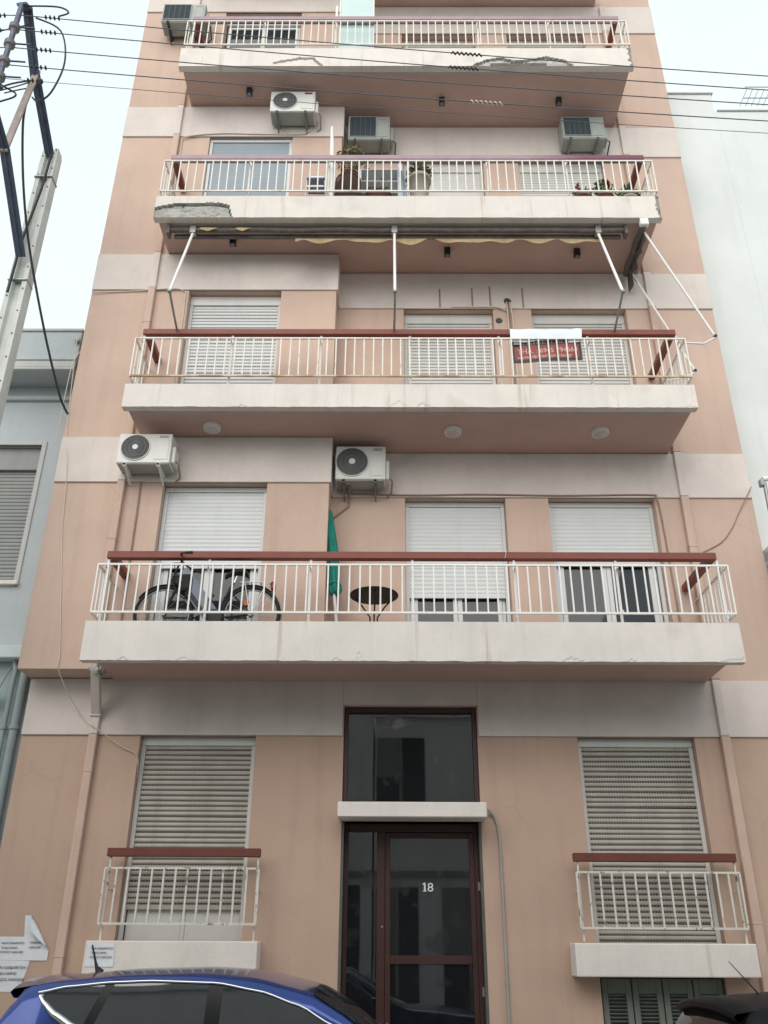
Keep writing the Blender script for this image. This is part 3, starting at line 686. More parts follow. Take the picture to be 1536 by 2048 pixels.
# ------------------------------------------------------------------ ceiling lights under the balconies
NM = ['left', 'middle', 'right']
for i, (x, y) in enumerate(((-2.30, -.69), (.84, -.60), (2.77, -.59))):
    t = thing('ceiling_light', (x, y, SOF[2]), 'round white ceiling light under second balcony, %s' % ('nearest the bicycle', 'middle one of three', 'rightmost of three')[i], 'light', 'round ceiling lights')
    MB().lathe([(.105, SOF[2] - .055), (.115, SOF[2] - .03), (.115, SOF[2] - .0005)], (x, y, 0), 'Z', 28).build('rim', 'light_rim', t)
    MB().lathe([(.02, SOF[2] - .085), (.06, SOF[2] - .078), (.088, SOF[2] - .056)], (x, y, 0), 'Z', 28).build('diffuser', 'light_glass', t)
for n, ys in ((3, (-.74, -.53, -.51)), (4, (-.73, -.55, -.55))):
    for i, x in enumerate((-2.28, .86, 2.78)):
        t = thing('spotlight', (x, ys[i], SOF[n]), 'small black spotlight under the %s, %s of three' % ('awning balcony' if n == 3 else 'top cracked balcony', ('leftmost', 'middle', 'rightmost')[i]), 'spotlight', 'black spotlights')
        z = SOF[n]
        MB().bbox(x - .045, x + .045, ys[i] - .045, ys[i] + .045, z - .13, z - .001, .006).build('housing', 'black_metal', t)
        MB().lathe([(.03, z - .138), (.034, z - .1301)], (x, ys[i], 0), 'Z', 16).build('lens', 'silver_grey', t)

# ------------------------------------------------------------------ awnings
aw = thing('awning', (.1, -.95, 10.72), 'rolled up front awning with torn yellow valance and white arms', 'awning')
mb = MB(); mb.tube([(-3.16 + 6.55 * k / 30, -.97 + .004 * math.sin(k), 10.86 + .006 * math.sin(k * 1.3)) for k in range(31)], .038, 10)
for x in (-3.16, 3.38): mb.box(x - .02, x + .02, -1.03, -.9, 10.76, 10.928)
mb.build('roller', 'awning_steel', aw)
mb = MB(); mb.bbox(-3.1, 3.33, -.90, -.86, 10.79, 10.86, .006); mb.build('front_bar', 'awning_steel', aw)
mb = MB(); N = 160; vs = []
for k in range(N + 1):
    x = -1.35 + 4.4 * k / N; dz = .055 + .05 * abs(math.sin(x * 5.2)) + .06 * mnoise.noise(Vector((x * 2.2, 1, 0)))
    for j in range(4):
        vs.append((x, -.885 - .02 * math.sin(x * 14) * j / 3 - .01 * j, 10.79 - dz * j / 3))
mb.add(vs, [(4 * k + j, 4 * k + 4 + j, 4 * k + 5 + j, 4 * k + 1 + j) for k in range(N) for j in range(3)], 0, True); mb.build('valance', 'awning_cloth', aw)
for xa, xb in ((-2.72, -2.45), (-2.2, -1.98)):
    MB().add([(xa, -1.03, 10.83), (xb, -1.03, 10.85), ((xa + xb) / 2, -1.04, 10.78), (xa + .03, -1.02, 10.87)], [(0, 2, 1), (0, 1, 3)]).build('torn_cloth', 'awning_cloth', aw)
for i, (x, xr) in enumerate(((-2.81, -2.82), (.075, .068), (2.985, 2.995))):
    a = MB(); e = (x - .0, -1.64, 9.16)
    a.tube([(x, -.98, 10.80), e], .020, 8); a.build('arm', 'awning_arm', aw)
    a = MB(); a.tube([e, (x, -1.35, 9.05), (xr, -1.05, 8.985)], .015, 8); a.lathe([(.028, -.02), (.028, .02)], e, 'X', 10); a.build('lower_arm', 'steel', aw)
    MB().box(x - .04, x + .04, -1.02, -.92, 10.78, 10.92).build('arm_mount', 'steel', aw)
aw = thing('awning', (3.6, -.6, 10.7), 'folded side awning at the right balcony end with long white arms', 'awning')
mb = MB(); mb.tube([(3.60 + .01 * math.sin(k), -1.10 + 1.0 * k / 14, 10.83) for k in range(15)], .055, 10); mb.build('roller', 'awning_steel', aw)
mb = MB(); vs = []; N = 40
for k in range(N + 1):
    y = -1.0 + .95 * k / N; dz = .12 + .06 * abs(math.sin(y * 9)) + .16 * (k / N) ** 3
    vs += [(3.63, y, 10.80), (3.635 + .02 * math.sin(y * 23), y, 10.80 - dz)]
mb.add(vs, [(2 * k, 2 * k + 2, 2 * k + 3, 2 * k + 1) for k in range(N)], 0, True); mb.build('valance', 'awning_steel', aw)
MB().bbox(3.55, 3.67, -1.16, -1.08, 10.80, 10.925, .01).build('end_mount', 'white_metal', aw)
for y, ex, ez in ((-1.0, 4.34, 8.95), (-.2, 4.33, 8.97)):
    MB().tube([(3.63, y, 10.82), (ex, y, ez)], .017, 8).build('arm', 'awning_arm', aw)
    a = MB(); a.tube([(ex, y, ez - .02), (ex - .17, y, ez - .12), (3.89, y - (.06 if y < -.5 else 0), 8.80)], .014, 8); a.build('lower_arm', 'awning_arm', aw)
    MB().lathe([(.022, -.025), (.022, .025)], (ex, y, ez), 'Y', 10).build('elbow', 'black_metal', aw)

# ------------------------------------------------------------------ estate agent's banner
bn = thing('banner', (2.1, -1.07, 8.45), 'red and black phone number banner tied behind the railing', 'banner')
def warp(x, z): return -1.083 + .012 * math.sin(x * 5) + .006 * math.sin(x * 11 + z * 9)
def sheet(x0, x1, z0, z1, dy=0, tilt=.0, n=24):
    vs = []; mb = MB()
    for i in range(n + 1):
        x = x0 + (x1 - x0) * i / n
        for j in range(9):
            z = z0 + (z1 - z0) * j / 8 + tilt * (x - x0); vs.append((x, warp(x, z) + dy, z))
    return mb.add(vs, [(9 * i + j, 9 * i + 9 + j, 9 * i + 10 + j, 9 * i + 1 + j) for i in range(n) for j in range(8)], 0, True)
sheet(1.60, 2.52, 8.45, 8.795, 0, .05).build('backing', 'sign_black', bn)
sheet(1.645, 2.485, 8.50, 8.715, -.002, .05).build('red_field', 'sign_red', bn)
MB().box(1.64, 1.725, -1.0925, -1.0915, 8.735, 8.80).build('emblem', 'sign_grey', bn)
def banner_text(name, body, size, x, z, m_, sx=1):
    o = text(name, body, size, x, 0, z, m_, bn, sx=sx)
    for v in o.data.vertices:
        wx, wz = x + v.co.x, z + v.co.z + .05 * (x + v.co.x - 1.6); v.co.z = wz - z; v.co.y += warp(wx, wz) - .0045
banner_text('lettering', 'ΤΗΛ. : 6945 794664', .105, 1.68, 8.59, 'sign_pale', .90)
banner_text('lettering', 'www.alphaproperties.gr', .075, 1.68, 8.515, 'sign_pale', .98)
banner_text('lettering', 'ΠΩΛΕΙΤΑΙ', .085, 1.75, 8.73, 'sign_grey', 1.35)
mb = MB(); vs = []; n = 30
for i in range(n + 1):
    u_ = i / n
    for j, (y, z) in enumerate(((-.955, 8.99), (-.97, 9.032), (-1.04, 9.036), (-1.085, 9.0), (-1.10, 8.90), (-1.098, 8.80))):
        x = 1.60 + (.93 + .06 * (1 - j / 5)) * u_; vs.append((x, y - .006 * math.sin(u_ * 17 + j), z + (.025 if (u_ > .86 and j < 3) else 0) * math.sin((u_ - .86) * 22) - (.03 * math.sin(u_ * 9) if j == 5 else 0)))
mb.add(vs, [(6 * i + j, 6 * i + 6 + j, 6 * i + 7 + j, 6 * i + 1 + j) for i in range(n) for j in range(5)], 0, True); mb.build('folded_flap', 'banner_white', bn)

# ------------------------------------------------------------------ first balcony: bicycle, table, parasol
F1 = FLOOR[1]
bk = thing('bicycle', (-2.05, -.9, F1), 'dark electric bicycle with grey battery frame parked behind the railing', 'bicycle')
BYK = -.90
def wheel(cx, r_):
    cz = F1 + r_ + .005
    tp = [(cx + r_ * math.cos(2 * math.pi * k / 40), BYK, cz + r_ * math.sin(2 * math.pi * k / 40)) for k in range(41)]
    wh = MB().tube(tp, .022, 8, caps=False).build('wheel', 'rubber', bk)
    MB().tube([(cx + (r_ - .03) * math.cos(2 * math.pi * k / 40), BYK, cz + (r_ - .03) * math.sin(2 * math.pi * k / 40)) for k in range(41)], .011, 6, caps=False).build('rim', 'steel', wh)
    sp = MB()
    for k in range(18):
        a = 2 * math.pi * k / 18; sp.tube([(cx, BYK + (.02 if k % 2 else -.02), cz), (cx + (r_ - .03) * math.cos(a + .2), BYK, cz + (r_ - .03) * math.sin(a + .2))], .0018, 4, caps=False)
    sp.build('spokes', 'steel', wh); MB().lathe([(.03, -.04), (.03, .04)], (cx, BYK, cz), 'Y', 14).build('hub', 'steel', wh)
    return cz
cz = wheel(-2.575, .325); wheel(-1.575, .325)
mb = MB()
mb.tube([(-2.40, BYK, F1 + .86), (-2.44, BYK, F1 + .70), (-2.575, BYK, cz)], [.022, .022, .016], 8)
mb.build('fork', 'black_metal', bk)
mb = MB(); mb.tube([(-1.98, BYK, F1 + .28), (-1.575, BYK, cz)], .016, 8); mb.tube([(-1.98, BYK, F1 + .28), (-1.80, BYK, F1 + .72)], .020, 8); mb.tube([(-1.84, BYK, F1 + .62), (-1.575, BYK, cz)], .012, 8)
mb.build('rear_frame', 'black_metal', bk)
mb = MB(); mb.bar((-2.42, BYK, F1 + .84), (-2.0, BYK, F1 + .27), .10, .19, up=(.8, 0, .6)); mb.build('battery_tube', 'silver_grey', bk)
mb = MB(); mb.bar((-2.33, BYK - .052, F1 + .62), (-2.07, BYK - .052, F1 + .28), .02, .05, up=(.8, 0, .6)); mb.build('chain_guard', 'black_metal', bk)
mb = MB(); mb.tube([(-2.40, BYK, F1 + .80), (-2.43, BYK, F1 + .99)], .014, 8); mb.tube([(-2.33, BYK - .28, F1 + .98), (-2.40, BYK - .2, F1 + 1.0), (-2.44, BYK, F1 + .99), (-2.40, BYK + .2, F1 + 1.0), (-2.33, BYK + .28, F1 + .98)], .012, 8)
mb.build('handlebar', 'black_metal', bk)
for s in (-1, 1): MB().tube([(-2.33, BYK + s * .27, F1 + .98), (-2.25, BYK + s * .30, F1 + .97)], .018, 8).build('grip', 'rubber', bk)
mb = MB(); mb.bbox(-2.52, -2.40, BYK - .06, BYK + .06, F1 + .66, F1 + .80, .03, seg=2); mb.tube([(-2.46, BYK - .05, F1 + .8), (-2.52, BYK - .04, F1 + .95), (-2.42, BYK, F1 + .97)], .006, 6); mb.build('headlamp', 'black_metal', bk)
mb = MB(); mb.bbox(-2.42, -2.27, BYK - .10, BYK + .06, F1 + .58, F1 + .80, .04, seg=2); mb.tube([(-2.44, BYK - .09, F1 + .9), (-2.5, BYK - .1, F1 + .7), (-2.42, BYK - .1, F1 + .55), (-2.33, BYK - .09, F1 + .48), (-2.30, BYK - .07, F1 + .62)], .012, 6); mb.build('handlebar_bag', 'rubber', bk)
mb = MB(); mb.tube([(-1.80, BYK, F1 + .70), (-1.765, BYK, F1 + .80)], .013, 8)
mb.build('seat_post', 'chrome', bk)
sv = [(-1.90, .03, .79), (-1.84, .045, .83), (-1.76, .07, .85), (-1.68, .10, .845), (-1.63, .09, .80)]; mb = MB(); vs = []
for x, hw, z in sv:
    for k in range(10):
        a = 2 * math.pi * k / 10; vs.append((x, BYK + hw * math.cos(a), F1 + z + .035 * math.sin(a)))
mb.add(vs, [(10 * i + k, 10 * i + (k + 1) % 10, 10 * i + 10 + (k + 1) % 10, 10 * i + 10 + k) for i in range(4) for k in range(10)], 0, True); mb.add(vs[:10], [tuple(range(10))]); mb.add(vs[-10:], [tuple(range(10))]); mb.build('saddle', 'rubber', bk)
mb = MB()
for s in (-.06, .06):
    mb.tube([(-1.72, BYK + s, F1 + .70), (-1.36, BYK + s, F1 + .70)], .007, 6); mb.tube([(-1.40, BYK + s, F1 + .70), (-1.56, BYK + s, cz)], .006, 6); mb.tube([(-1.66, BYK + s, F1 + .70), (-1.58, BYK + s, cz)], .006, 6)
for k in range(4): mb.tube([(-1.70 + k * .11, BYK - .06, F1 + .70), (-1.70 + k * .11, BYK + .06, F1 + .70)], .006, 6)
mb.build('luggage_rack', 'white_metal', bk)
MB().bbox(-1.36, -1.31, BYK - .05, BYK + .05, F1 + .62, F1 + .72, .015, seg=2).build('tail_light', 'car_red', bk)
mb = MB()
for cx, a0, a1 in ((-1.575, -.2, 2.7), (-2.575, .6, 2.6)):
    pts = [(cx + .355 * math.cos(a0 + (a1 - a0) * k / 16), cz + .355 * math.sin(a0 + (a1 - a0) * k / 16)) for k in range(17)]; vs = []
    for x, z in pts: vs += [(x, BYK - .03, z), (x, BYK, z + .006), (x, BYK + .03, z)]
    mb.add(vs, [(3 * k + j, 3 * k + 3 + j, 3 * k + 4 + j, 3 * k + 1 + j) for k in range(16) for j in range(2)], 0, True)
mb.build('mudguard', 'black_metal', bk)
mb = MB(); mb.lathe([(.09, -.01), (.09, 0)], (-1.98, BYK - .06, F1 + .28), 'Y', 20); mb.bar((-1.98, BYK - .075, F1 + .28), (-1.90, BYK - .075, F1 + .14), .02, .012); mb.bar((-1.98, BYK + .075, F1 + .28), (-2.06, BYK + .075, F1 + .42), .02, .012); mb.build('crank', 'black_metal', bk)
MB().lathe([(.035, -.006), (.035, 0)], (-1.63, BYK - .03, F1 + .46), 'Y', 12).build('reflector', 'orange', bk)

tb = thing('round_table', (-.17, -.58, F1), 'small round dark green metal table between parasol and middle door', 'table')
MB().lathe([(.27, F1 + .675), (.29, F1 + .68), (.29, F1 + .695), (.27, F1 + .70)], (-.17, -.58, 0), 'Z', 36).build('table_top', 'dark_green_metal', tb)
for k in range(3):
    a = R(35 + 120 * k); c, s = math.cos(a), math.sin(a)
    MB().tube([(-.17 + .24 * c, -.58 + .24 * s, F1 + .67), (-.17 + .16 * c, -.58 + .16 * s, F1 + .58), (-.17 + .05 * c, -.58 + .05 * s, F1 + .42), (-.17 + .05 * c, -.58 + .05 * s, F1 + .25), (-.17 + .16 * c, -.58 + .16 * s, F1 + .1), (-.17 + .26 * c, -.58 + .26 * s, F1 + .005)], .010, 6).build('leg', 'black_metal', tb)
pr = thing('parasol', (-.60, -.25, F1), 'closed green parasol on a white pole leaning in the bay corner', 'parasol')
MB().tube([(-.58, -.27, F1), (-.685, -.25, 5.70)], .021, 10).build('pole', 'white_metal', pr)
mb = MB(); vs = []; N = 20; prof = [(5.56, .058), (5.62, .085), (5.70, .070), (5.9, .078), (6.2, .074), (6.5, .066), (6.66, .055), (6.72, .04)]
for z, r_ in prof:
    cx = -.665 - .115 * (z - 5.56) / 1.16
    for k in range(N):
        a = 2 * math.pi * k / N; rr = r_ * (1 + .24 * math.sin(5 * a + z * 2.6)); vs.append((cx + rr * math.cos(a), -.25 + rr * math.sin(a), z + .012 * math.sin(3 * a)))
mb.add(vs, [(N * i + k, N * i + (k + 1) % N, N * i + N + (k + 1) % N, N * i + N + k) for i in range(len(prof) - 1) for k in range(N)], 0, True); mb.add(vs[:N], [tuple(range(N))]); mb.add(vs[-N:], [tuple(range(N))]); mb.build('folded_canopy', 'green_cloth', pr)
MB().tube([(-.675 + .088 * math.cos(a / 3), -.25 + .088 * math.sin(a / 3), 5.68 + .01 * math.sin(a)) for a in range(20)], .008, 6).build('strap', 'green_cloth', pr)

# ------------------------------------------------------------------ third balcony clutter
F3 = FLOOR[3]
def leafball(mb, c, r_, n, size=.05, mi=0, up=.6):
    for _ in range(n):
        d = Vector((random.gauss(0, 1), random.gauss(0, 1), random.gauss(0, 1))).normalized() * r_ * random.random() ** .4
        d.z = abs(d.z) * up * 1.6 if up > .9 else d.z * up; p = Vector(c) + d; a = Vector((random.gauss(0, 1), random.gauss(0, 1), random.gauss(0, .6))).normalized(); b = a.cross(Vector((random.random(), random.random(), random.random()))).normalized()
        s = size * random.uniform(.6, 1.3); mb.add([p - a * s, p + b * s * .35, p + a * s, p - b * s * .35], [(0, 1, 2, 3)], mi)
ch = thing('folding_chair', (-1.1, -.75, F3), 'white folding chair with blue grey seat on the plant balcony', 'chair')
mb = MB()
for y in (-.92, -.62): pass
for x in (-1.27, -.93):
    s = 1 if x < -1.1 else -1
    MB().tube([(x - s * .02, -.95, F3), (x + s * .05, -.62, F3 + 1.2)], .014, 8).build('leg', 'white_metal', ch); MB().tube([(x - s * .02, -.58, F3), (x + s * .04, -.92, F3 + .86)], .014, 8).build('leg', 'white_metal', ch)
MB().bbox(-1.24, -.96, -.94, -.62, F3 + .80, F3 + .83, .01).build('seat', 'blue_plastic', ch); MB().bbox(-1.23, -.97, -.945, -.93, F3 + .62, F3 + .66, .008).build('stretcher', 'white_metal', ch); MB().bbox(-1.22, -.98, -.66, -.645, F3 + 1.08, F3 + 1.16, .008).build('backrest', 'white_metal', ch)
dv = thing('divider_post', (-.87, -1.0, F3), 'tall tapering white post left of the brown cane chair', 'post')
MB().tube([(-.85, -.98, F3), (-.87, -.99, 12.5), (-.885, -1.0, 12.95)], [.035, .035, .022], 10).build('shaft', 'white_metal', dv); MB().bbox(-.90, -.80, -1.03, -.93, F3, F3 + .02, .005).build('foot', 'white_metal', dv)
rc = thing('cane_chair', (-.63, -.75, F3), 'brown cane high-back chair beside the tall white post', 'chair')
mb = MB(); N = 24
for k in range(N):
    x = -.80 + .33 * k / (N - 1); top = F3 + 1.02 + .26 * math.sqrt(max(0, 1 - ((x + .635) / .175) ** 2)); mb.tube([(x, -.62, F3 + .42), (x, -.60, top)], .008, 5)
mb.build('backrest', 'rattan', rc)
mb = MB(); mb.tube([(-.82, -.61, F3 + .42), (-.82, -.60, F3 + 1.1)] + [(-.635 + .185 * math.cos(a), -.60, F3 + 1.1 + .2 * math.sin(a)) for a in [math.pi * (1 - k / 10) for k in range(1, 10)]] + [(-.45, -.60, F3 + 1.1), (-.45, -.61, F3 + .42)], .016, 8); mb.build('back_frame', 'rattan', rc)
MB().bbox(-.82, -.45, -.96, -.6, F3 + .40, F3 + .45, .02, seg=2).build('seat', 'rattan', rc)
for x in (-.80, -.47):
    for y in (-.94, -.62): MB().tube([(x, y, F3), (x, y, F3 + .40)], .016, 8).build('leg', 'rattan', rc)
    MB().tube([(x, -.95, F3 + .45), (x, -.95, F3 + .62), (x, -.62, F3 + .66)], .013, 8).build('armrest', 'rattan', rc)
def pot(cx, cy, z, r_, h, m_, label, leafmat='leaf', lr=.16, ln=120, ls=.05, flowers=0, name='potted_plant', stems=0, up=.9):
    t = thing(name, (cx, cy, z), label, 'plant', 'potted plants on the plant balcony')
    MB().lathe([(r_ * .72, z), (r_ * .98, z + h * .86), (r_ * 1.06, z + h * .86), (r_ * 1.06, z + h), (r_ * .92, z + h), (r_ * .9, z + h - .03), (.001, z + h - .03)], (cx, cy, 0), 'Z', 24).build('pot', m_, t)
    mb = MB(); leafball(mb, (cx, cy, z + h + lr * .45), lr, ln, ls, 0, up); mb.build('foliage', leafmat, t)
    if stems:
        mb = MB()
        for _ in range(stems): a = random.uniform(-1, 1); mb.tube([(cx + a * .04, cy, z + h - .03), (cx + a * .1, cy - .02, z + h + lr * .8)], .005, 5)
        mb.build('stems', 'leaf_dry', t)
    for _ in range(flowers):
        c = Vector((cx + random.uniform(-lr, lr), cy - random.uniform(0, lr), z + h + random.uniform(.05, lr * 1.5))); mb = MB(); leafball(mb, c, .03, 18, .024); mb.build('flower', 'flower', t)
    return t
sh_ = thing('shelf_rack', (-.15, -.35, F3), 'white shelf rack packed with dark bottles below the grey air conditioner', 'shelf')
MB().box(-.45, .14, -.21, -.20, F3, F3 + 1.5).build('back_panel', 'white_pvc', sh_)
for x in (-.46, .13): MB().bbox(x, x + .02, -.48, -.2, F3, F3 + 1.5, .004).build('side_panel', 'white_pvc', sh_)
for k in range(6): MB().bbox(-.44, .13, -.48, -.21, F3 + .22 + k * .255, F3 + .235 + k * .255, .004).build('shelf', 'white_pvc', sh_)
for k in range(5):
    for j in range(6):
        if random.random() < .25: continue
        x = -.38 + j * .09 + random.uniform(-.015, .015); z = F3 + .236 + k * .255; r_ = random.uniform(.02, .034); h = random.uniform(.08, .18)
        b_ = MB(); b_.lathe([(r_, z), (r_, z + h * .7), (r_ * .4, z + h * .85), (r_ * .4, z + h)], (x, -.38 + random.uniform(-.05, .04), 0), 'Z', 12)
        o = b_.build('bottle', random.choice(['black_metal', 'black_metal', 'ink', 'white_pvc', 'brown_wood', 'orange']))
        setp(o, 'small bottle standing on the white shelf rack', 'bottle', 'bottles on the shelf rack')
for i, z in enumerate((F3, F3 + .305, F3 + .61)):
    cr_ = thing('plastic_crate', (-.19, -.58, z), ('lowest', 'middle', 'topmost')[i] + ' black plastic crate of the stack behind the railing', 'crate', 'stacked black crates')
    MB().box(-.37, -.01, -.70, -.46, z, z + .015).build('base', 'black_metal', cr_)
    for x in (-.37, -.022): MB().box(x, x + .012, -.70, -.46, z + .0155, z + .30).build('side', 'black_metal', cr_)
    for k in range(4):
        for y in (-.70, -.472): MB().box(-.3575, -.0225, y, y + .012, z + .03 + k * .068, z + .07 + k * .068).build('slat', 'black_metal', cr_)
bs_ = thing('plastic_basin', (-.16, -.82, F3), 'reddish brown plastic basin on a stand at the railing foot', 'basin')
MB().lathe([(.14, F3 + .36), (.20, F3 + .50), (.215, F3 + .50), (.215, F3 + .515), (.19, F3 + .515), (.13, F3 + .38)], (-.16, -.82, 0), 'Z', 28).build('bowl', 'terracotta', bs_)
for k in range(4):
    a = R(45 + 90 * k); MB().tube([(-.16 + .17 * math.cos(a), -.82 + .17 * math.sin(a), F3), (-.16 + .13 * math.cos(a), -.82 + .13 * math.sin(a), F3 + .37)], .010, 6).build('leg', 'white_metal', bs_)
ib = thing('ironing_board', (.2, -.8, F3), 'folded white and blue ironing board standing upright behind the railing', 'ironing board')
mb = MB(); vs = []; prof = [(0, .03), (.1, .075), (.5, .085), (.9, .075), (1.15, .05), (1.28, .015)]
for z, hw in prof: vs += [(.22 - .05 * z - hw * .6, -.82 - hw * .4, F3 + .05 + z), (.22 - .05 * z + hw * .6, -.82 + hw * .4, F3 + .05 + z), (.22 - .05 * z + hw * .6, -.79 + hw * .4, F3 + .05 + z), (.22 - .05 * z - hw * .6, -.79 - hw * .4, F3 + .05 + z)]
mb.add(vs, [(4 * i + k, 4 * i + (k + 1) % 4, 4 * i + 4 + (k + 1) % 4, 4 * i + 4 + k) for i in range(5) for k in range(4)] + [(0, 1, 2, 3), (20, 21, 22, 23)]); mb.build('board', 'banner_white', ib)
for dx in (.07, .11): MB().tube([(.20 + dx, -.86, F3), (.14 + dx * .6, -.85, F3 + 1.05)], .010, 6).build('leg', 'blue_plastic', ib)
pot(.45, -.80, F3 + .45, .17, .47, 'beige_plastic', 'large beige tub with pale green plant behind the railing', 'leaf_dry', .20, 150, .07, stems=6)
MB().bbox(.30, .60, -.95, -.65, F3, F3 + .449, .01).build('stool', 'beige_plastic').__setitem__('label', 'low beige stool carrying the large beige plant tub'); bpy.data.objects['stool']['category'] = 'stool'
pot(-.62, -.42, F3 + 1.24, .13, .20, 'terracotta', 'terracotta pot with dry plant above the brown cane chair', 'leaf_dry', .30, 130, .06, stems=10, up=1.0)
MB().bbox(-.72, -.52, -.52, -.30, F3, F3 + 1.239, .01).build('plant_stand', 'beige_plastic').__setitem__('label', 'tall narrow stand holding the terracotta pot behind cane chair'); bpy.data.objects['plant_stand']['category'] = 'stand'
pot(2.86, -.85, F3 + .28, .12, .20, 'terracotta', 'red geranium in front of the right shutter, left of pair', 'leaf', .15, 110, .045, flowers=3)
pot(3.20, -.84, F3 + .28, .13, .22, 'terracotta', 'tall leafy plant with few red flowers at right railing end', 'leaf', .17, 90, .05, flowers=2, stems=5, up=1.0)
pot(3.55, -.86, F3 + .25, .12, .20, 'beige_plastic', 'low sprawling green plant in the right balcony corner', 'leaf', .17, 120, .05, stems=4)
MB().bbox(2.7, 3.70, -.97, -.72, F3, F3 + .249, .01).build('plant_bench', 'grey_pvc').__setitem__('label', 'low grey bench under the flower pots at right'); bpy.data.objects['plant_bench']['category'] = 'bench'
# top floor divider
pd = thing('balcony_divider', (-.57, -.95, FLOOR[4]), 'pale mint translucent divider panel on the top balcony', 'panel')
MB().bbox(-.82, -.28, -.97, -.955, FLOOR[4] + .15, 16.75, .004).build('sheet', 'mint_sheet', pd); MB().bar((-.89, -1.0, FLOOR[4]), (-.89, -1.0, 15.88), .035, .035).build('post', 'white_metal', pd); MB().bar((-.835, -.96, FLOOR[4]), (-.835, -.96, 16.75), .02, .02).build('edge', 'white_metal', pd); MB().bar((-.27, -.96, FLOOR[4]), (-.27, -.96, 16.75), .02, .02).build('edge', 'white_metal', pd)

# ------------------------------------------------------------------ wires, hoses and marks on the facade
def cable(name, pts, r_, m_, label, cat='cable', n=6):
    P = [Vector(p) for p in pts]; out_ = []
    for i in range(len(P) - 1):                              # Catmull-Rom
        p0, p1, p2, p3 = P[max(i - 1, 0)], P[i], P[i + 1], P[min(i + 2, len(P) - 1)]
        for k in range(6):
            t = k / 6; out_.append(.5 * ((2 * p1) + (p2 - p0) * t + (2 * p0 - 5 * p1 + 4 * p2 - p3) * t * t + (3 * p1 - p0 - 3 * p2 + p3) * t ** 3))
    out_.append(P[-1]); return setp(MB().tube(out_, r_, n).build(name, m_), label, cat)
cable('wall_cable', [(-4.42, BY - .012, 9.35), (-4.30, BY - .012, 7.8), (-4.2, BY - .035, 7.3), (-4.12, BY - .012, 6.4), (-3.97, BY - .012, 5.41), (-3.87, BY - .012, 4.75), (-3.86, BY - .012, 4.57), (-3.78, -.25, 4.35), (-3.63, -.05, 4.1), (-3.46, -.1, 3.97), (-3.1, -.03, 3.74), (-2.92, -.012, 3.64), (-2.9, .05, 3.4)], .0055, 'cable_white', 'thin white cable hanging down the left wall to ground floor window')
cable('wall_cable', [(-.52, -.036, 7.075), (.4, -.036, 7.06), (1.2, -.036, 7.075), (2.3, -.036, 7.06), (3.45, -.036, 7.075), (3.56, -.036, 7.02), (3.60, -.012, 6.8), (3.62, -.012, 6.0), (3.64, -.012, 4.8)], .011, 'cable_pink', 'pink painted cable along the band above first balcony doors')
cable('wall_cable', [(4.86, -.036, 7.2), (4.75, -.036, 7.02), (4.62, -.012, 6.8), (4.52, -.012, 6.62), (4.34, -.012, 6.4), (4.07, -.012, 6.25)], .006, 'cable_pink', 'loose thin cable looping across the right wing')
cable('wall_cable', [(-3.21, BY - .014, 7.03), (-3.205, BY - .014, 6.6), (-3.205, BY - .014, 5.6), (-3.2, BY - .014, 4.8)], .012, 'cable_pink', 'vertical painted cable below the left air conditioner')
cable('wall_cable', [(-1.3, BY - .05, 13.55), (-1.38, BY - .04, 13.47), (-1.6, BY - .035, 13.46), (-2.2, BY - .035, 13.47), (-2.75, BY - .035, 13.48), (-3.3, BY - .035, 13.40), (-3.36, BY - .012, 13.2), (-3.37, BY - .012, 12.2)], .012, 'cable_white', 'pale cable drooping above the blue grey shutter')
cable('wall_cable', [(-4.33, BY - .036, 10.18), (-3.9, BY - .012, 10.2), (-3.2, BY - .036, 10.24), (-3.0, BY - .012, 10.21), (-2.96, BY - .012, 10.0), (-2.96, BY - .012, 8.2)], .008, 'cable_white', 'thin cable below the left band on second floor')
cable('wall_cable', [(.93, -.036, 10.25), (1.4, -.036, 10.25), (1.6, -.036, 10.25), (1.75, -.036, 10.19), (1.78, -.03, 10.15)], .010, 'cable_white', 'short pale cable above the middle second floor shutter')
for i, x in enumerate((1.77, 1.795, 1.825)):
    cable('wall_pipe', [(x - .01, -.035, 10.34), (x, -.035, 10.2), (x + .005 + .01 * i, -.014, 9.8), (x + .0 + .01 * i, -.014, 8.0)], .011, ['cable_white', 'cable_pink', 'cable_white'][i], 'thin vertical pipe behind the banner, %s of three' % ('left', 'middle', 'right')[i], 'pipe')
def hole(x, z, y, r_, label):
    mb = MB(); n = 16; vs = [(x, y, z)] + [(x + r_ * (1 + .25 * math.sin(3 * a + x)) * math.cos(a), y, z + r_ * (1 + .25 * math.sin(3 * a + x)) * math.sin(a)) for a in [2 * math.pi * k / n for k in range(n)]]
    mb.add(vs, [(0, k + 1, (k + 1) % n + 1) for k in range(n)]); mb.lathe([(r_ * .95, y - .012), (r_ * 1.1, y - .001)], (x, 0, z), 'Y', 14); return mb
hole(1.64, 10.02, -.002, .045, '').build('wall_hole', 'ac_dark', apt); hole(1.78, 10.37, -.027, .05, '').build('wall_hole', 'ac_dark', apt)
for x, z0, z1 in ((.765, 10.25, 10.60), (1.255, 10.25, 10.62), (1.525, 10.25, 10.65), (2.015, 10.25, 10.62)):
    MB().bbox(x - .012, x + .012, -.034, -.0255, z0, z1, .003).build('old_bracket_rail', 'cable_pink', apt)

